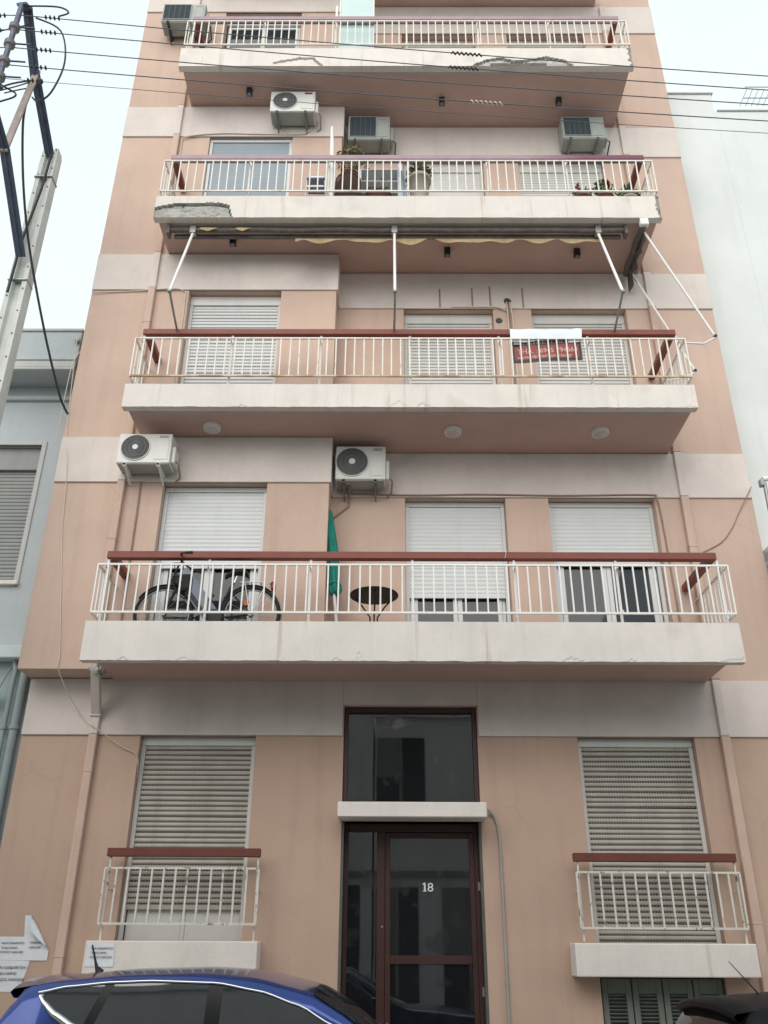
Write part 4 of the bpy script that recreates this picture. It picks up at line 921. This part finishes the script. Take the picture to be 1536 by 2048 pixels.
# ------------------------------------------------------------------ notices
def notice(label, corners, y, lines, curl=False, size=.03):
    """paper sheet; corners (x,z): bl, br, tr, tl"""
    (ax, az), (bx, bz), (cx, cz_), (dx, dz_) = corners
    t = thing('paper_notice', (ax, y, az), label, 'notice', 'paper notices taped to the wall')
    mb = MB(); n = 10; vs = []
    for i in range(n + 1):
        for j in range(n + 1):
            u_, v_ = i / n, j / n; x = (ax * (1 - u_) + bx * u_) * (1 - v_) + (dx * (1 - u_) + cx * u_) * v_; z = (az * (1 - u_) + bz * u_) * (1 - v_) + (dz_ * (1 - u_) + cz_ * u_) * v_
            yy = y - .004 - .004 * mnoise.noise(Vector((x * 14, z * 14, 2)))
            if curl:
                k = u_ + v_ - 1.25
                if k > 0: x -= k * .28; z -= k * .22; yy -= .02 + .10 * min(k, .35)
            vs.append((x, yy, z))
    mb.add(vs, [(i * (n + 1) + j, (i + 1) * (n + 1) + j, (i + 1) * (n + 1) + j + 1, i * (n + 1) + j + 1) for i in range(n) for j in range(n)], 0, True); mb.build('sheet', 'paper', t)
    for s_, lx, lz, sz in lines: text('lettering', s_, sz, lx, y - .0105, lz, 'ink', t)
    return t
L1, L2, L3 = 'ΜΗΝ ΠΑΡΚΑΡΕΤΕ!!!', 'ΤΕΙ ΚΑΙ ΑΜΗΕΙ', 'ΕΙΣΟΔΟΣ ΑΜΑΞΙΩΝ'
notice('white no-parking notice low on the left wall, larger lettering', [(-4.20, 1.235), (-3.84, 1.225), (-3.77, 1.52), (-4.16, 1.53)], 0, [(L1, -4.135, 1.44, .036), (L2, -4.135, 1.385, .036), (L3, -4.135, 1.33, .036)])
notice('white notice above the larger no-parking notice at left', [(-4.18, 1.525), (-3.80, 1.52), (-3.84, 1.745), (-4.18, 1.745)], -.002, [(L1, -4.10, 1.675, .026), (L2, -4.10, 1.63, .026), (L3, -4.10, 1.59, .026)])
notice('curling torn notice with folded corner beside the drainpipe', [(-3.845, 1.52), (-3.59, 1.52), (-3.58, 1.96), (-3.90, 1.95)], -.004, [('ΠΑΡΚΑΡΕΤΕ', -3.80, 1.68, .026), ('ΑΜΑΞΙΩΝ', -3.80, 1.635, .026)], True)
notice('white notice taped on the left balconette slab above the blue car', [(-3.095, 1.47), (-2.80, 1.47), (-2.815, 1.69), (-3.10, 1.69)], -.302, [(L1, -3.05, 1.63, .024), (L2, -3.05, 1.59, .024), (L3, -3.05, 1.55, .024)])

# ------------------------------------------------------------------ left neighbour
ln = thing('neighbour_house', (-6, .1, .13), 'grey plastered neighbouring house with white framed roller shutter at left', 'building')
mb = MB(); NX1 = -4.352; NY = .1
wall_open(mb, -12, NX1, 4.95, 9.5, NY, [(-6.6, -4.83, 5.86, 7.90)], .18); mb.quad((-12, NY, 4.95), (-12, 9, 4.95), (-12, 9, 9.5), (-12, NY, 9.5)); mb.quad((-12, 9, 0), (NX1, 9, 0), (NX1, 9, 9.5), (-12, 9, 9.5))
mb.build('wall', 'grey_plaster', ln)
mb = MB(); wall_open(mb, -12, NX1, 0, 4.82, NY + .02, [], .1); mb.build('lower_wall', 'teal_plaster', ln)
MB().bbox(-12, NX1 - .0, NY - .16, NY + .06, 4.80, 4.955, .01).build('ledge', 'mint_trim', ln)
mb = MB(); mb.bbox(-12, NX1 - .05, -.32, 8, 9.092, 9.55, .01); mb.build('parapet', 'grey_plaster', ln)
MB().bbox(-12.02, NX1 - .04, -.34, 8.02, 9.552, 9.60, .008).build('coping', 'grey_trim', ln)
mb = MB(); mb.bbox(-12, NX1 - .05, -.36, -.322, 9.03, 9.088, .008); mb.bbox(-12, NX1 - .05, -.35, -.18, 8.91, 9.028, .012); mb.bbox(-12, NX1 - .05, -.37, -.30, 8.86, 8.905, .008); mb.build('gutter', 'grey_trim', ln)
MB().box(-12, NX1 - .05, -.295, NY - .002, 8.87, 9.09).build('eaves_soffit', 'grey_plaster', ln)
MB().bbox(-12, NX1 - .05, NY - .06, NY + .01, 8.63, 8.70, .01).build('eaves_moulding', 'grey_plaster', ln)
mb = MB()
for a in ((-4.83, -4.765, 5.80, 7.965), (-6.66, -6.6, 5.80, 7.965), (-6.6, -4.83, 7.90, 7.965)): mb.bbox(a[0], a[1], NY - .02, NY + .03, a[2], a[3], .005)
win = mb.build('window_surround', 'grey_trim', ln)
MB().bbox(-6.7, -4.76, NY - .06, NY + .17, 5.80, 5.858, .008).build('sill', 'cream_paint', win)
MB().bbox(-6.596, -4.834, NY + .07, NY + .17, 7.55, 7.896, .005).build('shutter_box', 'grey_shutter', win)
key = MB(); prof = [(.0, 0), (.0, .008), (-.009, .016), (-.011, .032), (-.004, .05), (0, .0545)]
for (ya, za), (yb, zb) in zip(prof, prof[1:]): key.quad((0, ya, za), (1.76, ya, za), (1.76, yb, zb), (0, yb, zb))
sm_ = key.mesh('slat', 'grey_shutter')
for k in range(31): place('slat', sm_, win, (-6.595, NY + .13, 5.862 + k * .0545))
for i, (x, r_) in enumerate(((-4.435, .048), (-4.56, .03))):
    mb = MB(); mb.tube([(x, NY - .06, .14), (x, NY - .06, 4.45), (x, NY - .05, 4.68), (x - .03, NY - .04, 4.78)], r_, 12)
    for z in (1.2, 2.8, 3.95): mb.lathe([(r_ + .012, z), (r_ + .012, z + .045)], (x, NY - .06, 0), 'Z', 12)
    mb.build('downpipe', 'pipe_paint', ln)
mb = MB(); mb.lathe([(.03, 4.22), (.05, 4.24), (.05, 4.30), (.035, 4.31), (.045, 4.35), (.045, 4.38), (.02, 4.39)], (-4.72, NY - .08, 0), 'Z', 12); mb.tube([(-4.72, NY - .08, 4.24), (-4.70, NY - .06, 4.1), (-4.69, NY - .02, 3.9), (-4.69, NY - .02, 2.5)], .010, 6); mb.tube([(-4.72, NY - .08, 4.38), (-4.66, NY - .06, 4.6), (-4.62, NY - .04, 4.72)], .010, 6)
mb.build('cable_terminal', 'pipe_paint', ln)
mb = MB(); mb.bbox(-4.47, -4.40, -.40, -.325, 9.33, 9.42, .02); mb.build('wall_box', 'grey_trim', ln)
fl = thing('floodlight', (-4.44, -.42, 9.5), 'small wall lamp at the top right corner of the grey house', 'lamp') if False else None

# ------------------------------------------------------------------ right neighbour
rn = thing('neighbour_block', (8, .6, .13), 'tall pale mint blank-walled building behind the right edge', 'building')
mb = MB(); RY = .6
mb.box(4.87, 5.93, RY, 10, 0, 15.76); mb.box(5.932, 14, RY, 10, 0, 15.30); mb.build('wall', 'white_plaster', rn)
mb = MB(); mb.bbox(4.86, 5.96, RY - .03, 10, 15.762, 15.80, .008); mb.bbox(5.965, 14, RY - .03, 10, 15.302, 15.335, .008); mb.build('coping', 'grey_trim', rn)
rp = thing('awning_pole', (4.95, -.3, 6.4), 'grey metal pole with clamp at the right edge of the pink block', 'pole')
MB().tube([(4.915, -.3, 7.12), (4.87, -.3, 4.9)], .024, 10).build('shaft', 'steel', rp); MB().bbox(4.85, 4.90, -.34, -.26, 7.06, 7.16, .008).build('clamp', 'steel', rp); MB().tube([(4.90, -.3, 7.17), (5.12, -.3, 7.20)], .035, 12).build('cross_tube', 'white_metal', rp)
rb = thing('balcony_canopy', (5.3, -.2, 6), 'white canopy edge of the pale building at far right', 'canopy')
mb = MB(); mb.add([(4.88, -.32, 6.30), (5.6, -.32, 6.62), (5.6, .55, 6.62), (4.88, .55, 6.30), (4.88, -.32, 6.25), (5.6, -.32, 6.57), (5.6, .55, 6.57), (4.88, .55, 6.25)], [(0, 1, 2, 3), (4, 7, 6, 5), (0, 4, 5, 1), (1, 5, 6, 2), (2, 6, 7, 3), (3, 7, 4, 0)]); mb.build('roof', 'white_pvc', rb); MB().box(4.88, 5.5, -.30, -.28, 5.4, 6.24).build('side_sheet', 'blue_plastic', rb)
an = thing('roof_antenna', (8.4, 6, 15.3), 'thin grey roof antenna above the pale right building', 'antenna')
ANX, ANZ = 9.13, 21.32
mb = MB(); mb.tube([(ANX + 1.3, 5, 15.3), (ANX + 1.3, 5, ANZ + .8)], .02, 6); mb.build('mast', 'antenna_grey', an)
for dx, z in ((.12, ANZ + .42), (0, ANZ)): MB().tube([(ANX + dx, 5, z), (ANX + dx + 2.0, 5, z)], .016, 6).build('boom', 'antenna_grey', an)
for k in range(12): MB().tube([(ANX + k * .15, 4.75, ANZ), (ANX + k * .15, 5.25, ANZ)], .008, 5).build('element', 'antenna_grey', an)

# ------------------------------------------------------------------ utility pole and lines
PX, PYY = -4.93, -1.3
up_ = thing('utility_pole', (PX, PYY, .13), 'concrete utility pole with blue steel bracket at left', 'utility pole')
mb = MB(); prof = lambda s: [(-.125 * s, -.09 * s), (-.06 * s, -.09 * s), (-.045 * s, -.03 * s), (.045 * s, -.03 * s), (.06 * s, -.09 * s), (.125 * s, -.09 * s), (.125 * s, .09 * s), (.06 * s, .09 * s), (.045 * s, .03 * s), (-.045 * s, .03 * s), (-.06 * s, .09 * s), (-.125 * s, .09 * s)]
vs = []; zs = [0, 6, 11.96, 12.06]
for z, s in zip(zs, (1.35, 1.12, .92, .82)): vs += [(PX + a, PYY + b, z) for a, b in prof(s)]
mb.add(vs, [(12 * i + k, 12 * i + (k + 1) % 12, 12 * i + 12 + (k + 1) % 12, 12 * i + 12 + k) for i in range(3) for k in range(12)] + [tuple(range(36, 48))]); mb.build('shaft', 'pole_concrete', up_)
hm = MB().lathe([(.010, 0), (.010, .012)], (0, 0, 0), 'Y', 8).mesh('bolt_hole', 'ac_dark')
for k in range(18):
    z = 5.6 + k * .37; s = 1.12 - .2 * (z - 6) / 6
    for sx in (-1, 1): place('bolt_hole', hm, up_, (PX + sx * .0925 * s, PYY - .09 * s - .009, z + (.12 if sx > 0 else 0)))
def angle_iron(a, b, name, m_, w_=.07):
    mb = MB(); mb.bar(a, b, w_, .014, up=(1, 0, 0)); mb.bar(Vector(a) + Vector((w_ / 2, 0, 0)), Vector(b) + Vector((w_ / 2, 0, 0)), .014, w_ * .9, up=(1, 0, 0)); mb.bar(Vector(a) - Vector((w_ / 2, 0, 0)), Vector(b) - Vector((w_ / 2, 0, 0)), .014, w_ * .9, up=(1, 0, 0)); return mb.build(name, m_, up_)
angle_iron((PX, -1.34, 11.9), (PX, -2.25, 12.5), 'upper_beam', 'pole_steel'); angle_iron((PX - .01, -2.2, 12.46), (PX - .01, -2.82, 13.1), 'upper_beam', 'pole_steel')
angle_iron((PX, -1.46, 9.9), (PX, -2.46, 10.79), 'lower_beam', 'pole_steel'); angle_iron((PX, -2.44, 10.77), (PX - .02, -2.9, 11.0), 'lower_beam', 'pole_steel')
MB().bar((PX, -2.46, 10.74), (PX, -2.22, 12.6), .09, .03, up=(0, 1, 0)).build('strut', 'pole_strut', up_)
MB().bar((PX - .02, -2.95, 11.35), (PX - .02, -2.93, 13.0), .05, .05).build('rack', 'pole_steel', up_); MB().bar((PX, -2.8, 13.06), (PX - .02, -2.95, 12.98), .14, .03).build('rack_arm', 'pole_steel', up_)
MB().bar((PX, -2.86, 11.4), (PX - .02, -2.93, 11.4), .05, .05).build('rack_arm', 'pole_steel', up_); MB().bar((PX, -2.88, 10.99), (PX - .02, -2.95, 11.4), .05, .05).build('rack_arm', 'pole_steel', up_)
for z in (12.47, 12.14, 11.8, 11.5):
    MB().lathe([(.022, z - .16), (.028, z - .10), (.042, z - .05), (.052, z - .03), (.068, z - .02), (.070, z + .015), (.06, z + .025), (.068, z + .035), (.068, z + .055), (.036, z + .07), (.022, z + .08)], (PX - .02, -2.94, 0), 'Z', 18).build('insulator', 'insulator', up_)
    MB().bar((PX - .02, -2.94, z + .03), (PX + .24, -2.92, z + .03), .02, .012).build('shackle', 'pole_steel', up_)
MB().tube([(PX + .05, -1.42, 11.9), (PX + .03, -1.42, 11.2), (PX - .04, -1.46, 10.2), (PX - .06, -1.46, 9.3)], .018, 6).build('pole_cable', 'cable_black', up_)
for z in (9.55, 11.45): MB().bbox(PX - .13, PX + .13, PYY - .115, PYY + .1, z, z + .02, .004).build('strap', 'steel', up_)
for pts in ([(PX + .0, -2.9, 13.0), (PX + .45, -2.9, 12.98), (PX + .62, -2.9, 12.86), (PX + .5, -2.9, 12.78)], [(PX + .2, -2.9, 12.75), (PX + .55, -2.85, 12.55), (PX + .68, -2.8, 12.0), (PX + .55, -2.7, 11.55), (PX + .35, -2.6, 11.5), (PX + .2, -2.5, 11.7)], [(PX - .2, -2.9, 11.9), (PX - .1, -2.8, 11.6), (PX + .1, -2.7, 11.5), (PX - .05, -2.75, 11.3), (PX - .4, -2.85, 11.0)], [(PX, -2.3, 12.3), (PX - .2, -2.6, 11.75), (PX - .45, -2.6, 11.2)]):
    P = [Vector(p) for p in pts]; o_ = []
    for i in range(len(P) - 1):
        p0, p1, p2, p3 = P[max(i - 1, 0)], P[i], P[i + 1], P[min(i + 2, len(P) - 1)]
        for k in range(6): t_ = k / 6; o_.append(.5 * ((2 * p1) + (p2 - p0) * t_ + (2 * p0 - 5 * p1 + 4 * p2 - p3) * t_ * t_ + (3 * p1 - p0 - 3 * p2 + p3) * t_ ** 3))
    o_.append(P[-1]); MB().tube(o_, .012, 6).build('jumper_cable', 'cable_black', up_)
for a, b in (((PX, -2.25, 12.35), (PX - .35, -2.55, 11.72)), ((PX + .02, -2.2, 12.3), (PX - .22, -2.45, 11.85)), ((PX, -2.7, 12.9), (PX - .5, -2.9, 12.2)), ((PX + .1, -2.3, 12.3), (PX + .3, -2.6, 11.9))):
    MB().tube([a, tuple((p + q) / 2 + random.uniform(-.04, .04) for p, q in zip(a, b)), b], .009, 5).build('loose_wire', 'cable_black', up_)
# five line wires: end insulators, span to the right (sagging), short tails to the left
WR = [(12.80, 11.48, .007), (12.50, 11.21, .007), (12.14, 10.93, .007), (11.80, 10.63, .007), (11.54, 10.41, .004)]
STRAIN = MB().lathe([(.012, -.012), (.03, -.004), (.03, .004), (.012, .012)], (0, 0, 0), 'X', 10).mesh('strain_insulator', 'black_metal')
for i, (zl, zr, r_) in enumerate(WR):
    sl0 = (zr - zl) / 9.55; x0 = PX + .05; pts = []
    for k in range(41):
        x = x0 + 26 * k / 40; d = x - x0; pts.append((x, -2.9, zl + sl0 * 1.06 * d + .0022 * d * d - .003))
    for d in (): pass
    pw = thing('power_line', (x0, -2.9, zl), 'overhead wire crossing the facade, %s from the top' % ('first', 'second', 'third', 'fourth', 'fifth and thinnest')[i], 'wire', 'overhead power lines')
    MB().tube(pts, r_, 6).build('wire', 'wire_grey', pw)
    MB().tube([(x0, -2.9, zl), (x0 - 1.2, -2.9, zl + .02), (x0 - 4, -2.95, zl - .05), (x0 - 14, -3.2, zl - .6)], r_, 6).build('wire', 'wire_grey', pw)
    for s in (1, -1):
        for k in range(4):
            d_ = .28 + .06 * k; place('strain_insulator', STRAIN, pw, (x0 + s * d_, -2.9, zl + (sl0 * d_ if s > 0 else 0)))
    sp = {0: (.80, .40), 1: (.76, .38), 3: (1.0, .42)}.get(i)
    if sp:
        mb = MB(); N = 60; q = []
        for k in range(N + 1):
            x = sp[0] + sp[1] * k / N; d = x - x0; z = zl + sl0 * 1.06 * d + .0022 * d * d - .003; q.append((x, -2.9 + .016 * math.cos(k * .75), z + .016 * math.sin(k * .75)))
        mb.tube(q, .009, 5); mb.build('splice', 'cable_white' if i == 3 else 'cable_black', pw)
cable('service_cable', [(PX, -2.27, 11.9), (PX - .0, -2.2, 11.5), (-4.88, -1.9, 10.7), (-4.80, -1.5, 9.95), (-4.62, -.95, 9.0), (-4.45, -.6, 8.35), (-4.38, -.48, 8.16), (-4.33, -.43, 8.08)], .016, 'cable_black', 'black service cable from the utility pole to the pink building edge')
cable('service_cable', [(-4.36, -.38, 9.15), (-4.40, -.44, 8.9), (-4.42, -.43, 8.4), (-4.42, -.42, 7.6)], .006, 'cable_white', 'thin pale cable down the left corner of the pink building')

# ------------------------------------------------------------------ cars
def lerp_tab(tab, x):
    if x <= tab[0][0]: return tab[0][1]
    for (a, p), (b, q) in zip(tab, tab[1:]):
        if x <= b:
            t = (x - a) / (b - a); t = t * t * (3 - 2 * t) * .35 + t * .65; return p + (q - p) * t
    return tab[-1][1]
def car(ox, oy, label, paint, zs=1.0, glass_m='car_glass', ant=0, trimw=1.0, rot=0):
    top = [(-2.80, .62), (-2.76, .95), (-2.66, 1.12), (-2.52, 1.34), (-2.44, 1.452), (-2.2, 1.482), (-1.82, 1.51), (-1.3, 1.522), (-.95, 1.505), (-.53, 1.42), (-.29, 1.295), (-.05, 1.12), (.28, .99), (.6, .965), (1.1, .91), (1.42, .80), (1.52, .60)]
    top = [(x, z * zs) for x, z in top]
    wid = [(-2.80, .70), (-2.7, .80), (-2.3, .875), (-1.5, .90), (0, .90), (.9, .88), (1.3, .80), (1.52, .60)]
    t = thing('parked_car', (ox - .65, oy, 0), label, 'car', 'cars parked along the kerb')
    zb_ = .98 * zs
    def side(x, z):
        W = lerp_tab(wid, x)
        if z <= zb_: return W * (1 - .05 * max(0, (.55 - z)) - .035 * max(0, (z - .75)) / .25)
        zt = max(lerp_tab(top, x), zb_ + .03); u_ = min(1, (z - zb_) / (1.46 * zs - zb_)); return W * .965 - .155 * u_ ** 1.25
    def ring(x):
        zt = lerp_tab(top, x); W = lerp_tab(wid, x); ps = [(W * .72, .22), (W * .96, .27)]
        zs_ = [.40, .60, .78, .92]; zs_ = [min(z, zt - .05) for z in zs_]
        for z in zs_: ps.append((side(x, z), z))
        ze = max(zt - .05, zs_[-1] + .004); za = min(zb_, ze - .002)
        for k in range(6): z = za + (ze - za) * k / 5; ps.append((side(x, z), z))
        ye = ps[-1][0]
        for k in range(1, 7):
            a = k / 6; ps.append((ye * (1 - a) * (1 if a > .0 else 1) + 0, ze + (zt - ze + .0) * (1 - (1 - a) ** 2.6)))
        return ps
    xs = [-2.80, -2.78, -2.74, -2.68, -2.60, -2.54, -2.49, -2.45, -2.42, -2.36] + [-2.3 + .1 * k for k in range(27)] + [.4, .55, .7, .9, 1.1, 1.25, 1.38, 1.46, 1.50, 1.52]
    vs = []; n = None
    for x in xs:
        h = ring(x); full = [(x + ox, oy - y, z) for y, z in h] + [(x + ox, oy + y, z) for y, z in h[-2::-1]]; n = len(full); vs += full
    mb = MB(); mb.add(vs, [(n * i + k, n * i + k + 1, n * i + n + k + 1, n * i + n + k) for i in range(len(xs) - 1) for k in range(n - 1)] + [(n * i + n - 1, n * i, n * i + n, n * i + n + n - 1) for i in range(len(xs) - 1)], 0, True); mb.add(vs[:n], [tuple(range(n))]); mb.add(vs[-n:], [tuple(range(n))])
    mb.build('body', paint, t)
    trim_t = [(x, z * zs) for x, z in [(-2.34, 1.375), (-2.16, 1.41), (-1.86, 1.437), (-1.59, 1.447), (-1.15, 1.437), (-.85, 1.39), (-.58, 1.31), (-.38, 1.21), (-.12, 1.06), (.02, .985)]]
    low_t = [(x, z * zs) for x, z in [(-2.34, 1.37), (-2.28, 1.31), (-2.20, 1.25), (-2.06, 1.18), (-1.8, 1.09), (-1.4, 1.03), (-.6, 1.0), (.02, .975)]]
    def P(x, z, s, off): return (x + ox, oy + s * (side(x, z) + off), z)
    for s in (-1, 1):
        for name, xa, xb in (('quarter_window', -2.325, -1.90), ('rear_door_window', -1.835, -1.20), ('front_door_window', -1.10, .0)):
            mb = MB(); N, K = 18, 6; q = []
            for i in range(N + 1):
                x0_ = xa + (xb - xa) * i / N
                for k in range(K + 1):
                    lean = -.10 if name == 'quarter_window' and i == N else 0
                    zt_, zl_ = lerp_tab(trim_t, x0_) - .012, lerp_tab(low_t, x0_) + .006; z = zl_ + (max(zt_, zl_ + .002) - zl_) * k / K
                    sh_x = -.12 * (1 - k / K) * (i / N if name == 'quarter_window' else (1 - i / N) if name == 'rear_door_window' else 0)
                    q.append(P(x0_ + sh_x, z, s, .006))
            mb.add(q, [((K + 1) * i + k, (K + 1) * (i + 1) + k, (K + 1) * (i + 1) + k + 1, (K + 1) * i + k + 1) for i in range(N) for k in range(K)], 0, True); mb.build(name, glass_m, t)
        for xa, xb, lean in ((-1.90, -1.835, -.12), (-1.20, -1.10, 0)):
            mb = MB(); q = []
            for k in range(7):
                for x in (xa, xb):
                    zt_, zl_ = lerp_tab(trim_t, x) - .012, lerp_tab(low_t, x); z = zl_ + (zt_ - zl_) * k / 6; q.append(P(x + lean * (1 - k / 6), z, s, .005))
            mb.add(q, [(2 * k, 2 * k + 1, 2 * k + 3, 2 * k + 2) for k in range(6)], 0, True); mb.build('pillar_trim', 'car_black', t)
        mb = MB(); pts = [P(-2.34 + 2.34 * k / 40, lerp_tab(trim_t, -2.34 + 2.34 * k / 40), s, .006) for k in range(41)]; mb.tube(pts, .0085 * trimw, 8); mb.build('chrome_trim', 'chrome', t)
        mb = MB(); xq = [-2.325 + .62 * k / 20 for k in range(21)]; pts = [P(x, lerp_tab(low_t, x), s, .006) for x in xq]; mb.tube(pts, [.012 + .016 * math.sin(math.pi * min(1, k / 14)) for k in range(21)], 8); mb.build('chrome_trim', 'chrome', t)
    for name, xa, xb, m_ in (('windscreen', -.50, .22, glass_m), ('rear_window', -2.64, -2.475, 'rear_glass')):
        mb = MB(); N, K = 10, 12; q = []
        for i in range(N + 1):
            x = xa + (xb - xa) * i / N; zt = lerp_tab(top, x); ze = zt - .05; ye = side(x, ze) * .93
            for k in range(K + 1):
                y = -ye + 2 * ye * k / K; a = 1 - abs(y) / side(x, ze); q.append((x + ox + (.006 if xa > -1 else -.006), oy + y, ze + (zt - ze) * (1 - (1 - a) ** 2.6) + .006))
        mb.add(q, [((K + 1) * i + k, (K + 1) * (i + 1) + k, (K + 1) * (i + 1) + k + 1, (K + 1) * i + k + 1) for i in range(N) for k in range(K)], 0, True); mb.build(name, m_, t)
    mb = MB(); q = []; K = 14                                  # roof spoiler, follows the roof crown
    for k in range(K + 1):
        yy = -1 + 2 * k / K
        for x, dz, th in ((-2.28, .004, 0), (-2.42, .008, 0), (-2.57, -.014, 0), (-2.59, -.035, 0), (-2.56, -.07, 0), (-2.44, -.075, 0)):
            zt = lerp_tab(top, -2.34) + dz; he = .66 - .02 * abs(x + 2.3); q.append((ox + x + .03 * yy * yy, oy + yy * he, zt - .055 * abs(yy) ** 2.6))
    mb.add(q, [(6 * k + j, 6 * k + 6 + j, 6 * k + 7 + j, 6 * k + 1 + j) for k in range(K) for j in range(5)], 0, True); mb.build('spoiler', paint, t)
    for wx in (-1.95, .72):
        for s in (-1, 1):
            c = (ox + wx, oy + s * .80, .34); wh = MB().lathe([(.20, -.10), (.31, -.11), (.34, -.08), (.34, .08), (.31, .11), (.20, .10)], c, 'Y', 28).build('wheel', 'rubber', t)
            mb = MB(); mb.lathe([(.21, -.06), (.21, .06)], c, 'Y', 24); yo = c[1] + s * .105
            for k in range(5): a = 2 * math.pi * k / 5; mb.bar((c[0], yo, c[2]), (c[0] + .2 * math.cos(a), yo, c[2] + .2 * math.sin(a)), .05, .02, up=(0, 1, 0))
            mb.build('rim', 'steel', wh)
    for s in (-1, 1):
        MB().bbox(ox - 2.77, ox - 2.60, oy + s * .62 - .13, oy + s * .62 + .13, .82, .98, .03, seg=2).build('tail_light', 'car_red', t); MB().bbox(ox + 1.25, ox + 1.47, oy + s * .60 - .13, oy + s * .60 + .13, .62, .74, .03, seg=2).build('headlight', 'car_lamp', t)
        mb = MB(); mb.bbox(ox - .22, ox - .02, oy + s * 1.0 - .09, oy + s * 1.0 + .09, .98, 1.10, .04, seg=2); mb.bar((ox - .1, oy + s * .86, 1.0), (ox - .1, oy + s * .95, 1.03), .06, .03); mb.build('wing_mirror', paint, t)
    zr = lerp_tab(top, -2.2 + ant) ; a = MB()
    L = (.09, .17) if ant == 0 else (-.16, .24)
    bx = ox - 2.16 + ant
    if ant == 0: a.tube([(bx, oy, 1.475 * zs), (bx - .03, oy, 1.515 * zs), (bx - .045, oy, 1.555), (bx - .085, oy, 1.665)], [.035, .014, .009, .006], 8)
    else: a.tube([(bx, oy, 1.47 * zs), (bx - .02, oy, 1.47 * zs + .04), (bx - .19, oy, 1.47 * zs + .235)], [.012, .006, .0025], 8)
    a.build('antenna', 'rubber', t)
    return t
car(0, -2.93, 'glossy blue parked car with chrome window trim at lower left', 'car_blue')
car(4.88, -2.93, 'dark parked car with roof spoiler at the lower right corner', 'car_dark', .912, ant=.04, trimw=2.0)

# ------------------------------------------------------------------ houses across the street (mirrored in the door and car glass)
def opposite(x0, x1, h, m_, label, wins, y=-13.6):
    t = thing('opposite_house', ((x0 + x1) / 2, y, .13), label, 'building')
    mb = MB(); mb.box(x0, x1, y - 8, y, 0, h); mb.build('wall', m_, t)
    for a, b, c, d in wins:
        w_ = MB().box(a, b, y, y + .02, c, d).build('window', 'opp_dark', t)
        MB().box((a + b) / 2 - .04, (a + b) / 2 + .04, y + .02, y + .06, c, d).build('mullion', 'opp_tan', w_); MB().box(a - .1, b + .1, y + .02, y + .16, c - .09, c - .005).build('sill', 'opp_tan', w_)
        MB().box(a, (a + b) / 2 - .05, y + .021, y + .05, c + (d - c) * .45, d).build('blind', 'grey_shutter', w_)
    for z in (3.3, 4.6): MB().box(x0, x1, y + .001, y + .09, z, z + .14).build('string_course', 'opp_tan', t)
    MB().box(x0 - .05, x1 + .05, y + .001, y + .12, h - .15, h + .1).build('cornice', m_, t)
opposite(-9, -.4, 9.8, 'opp_white', 'white two-storey house across the street behind the photographer', [(-8.6, -7.0, .2, 3.1), (-6.1, -3.7, .2, 3.1), (-3.3, -.7, .2, 3.1), (-8.3, -7.0, 5.4, 7.2), (-5.6, -4.3, 5.4, 7.2), (-2.8, -1.4, 5.4, 7.2)])
opposite(-.35, 9, 7.5, 'opp_white', 'low white house across the street behind the photographer, right', [(-.3, .78, .2, 3.05), (1.4, 2.7, .2, 3.05), (-.3, 1.0, 4.9, 6.8), (3.4, 4.8, 1, 2.6), (6, 8, .8, 2.6), (3.6, 5, 4.2, 5.8)])
opposite(-22, -9.05, 6, 'opp_tan', 'tan house far left across the street behind the photographer', [(-20, -17, .3, 2.8), (-14, -11, 1, 2.6), (-19, -17.5, 4, 5.6), (-13, -11.5, 4, 5.6)])
opposite(9.05, 22, 6.5, 'opp_white', 'white house far right across the street behind the photographer', [(10, 13, .3, 2.8), (16, 19, 1, 2.6), (11, 12.5, 4, 5.6), (17, 18.5, 4, 5.6)])
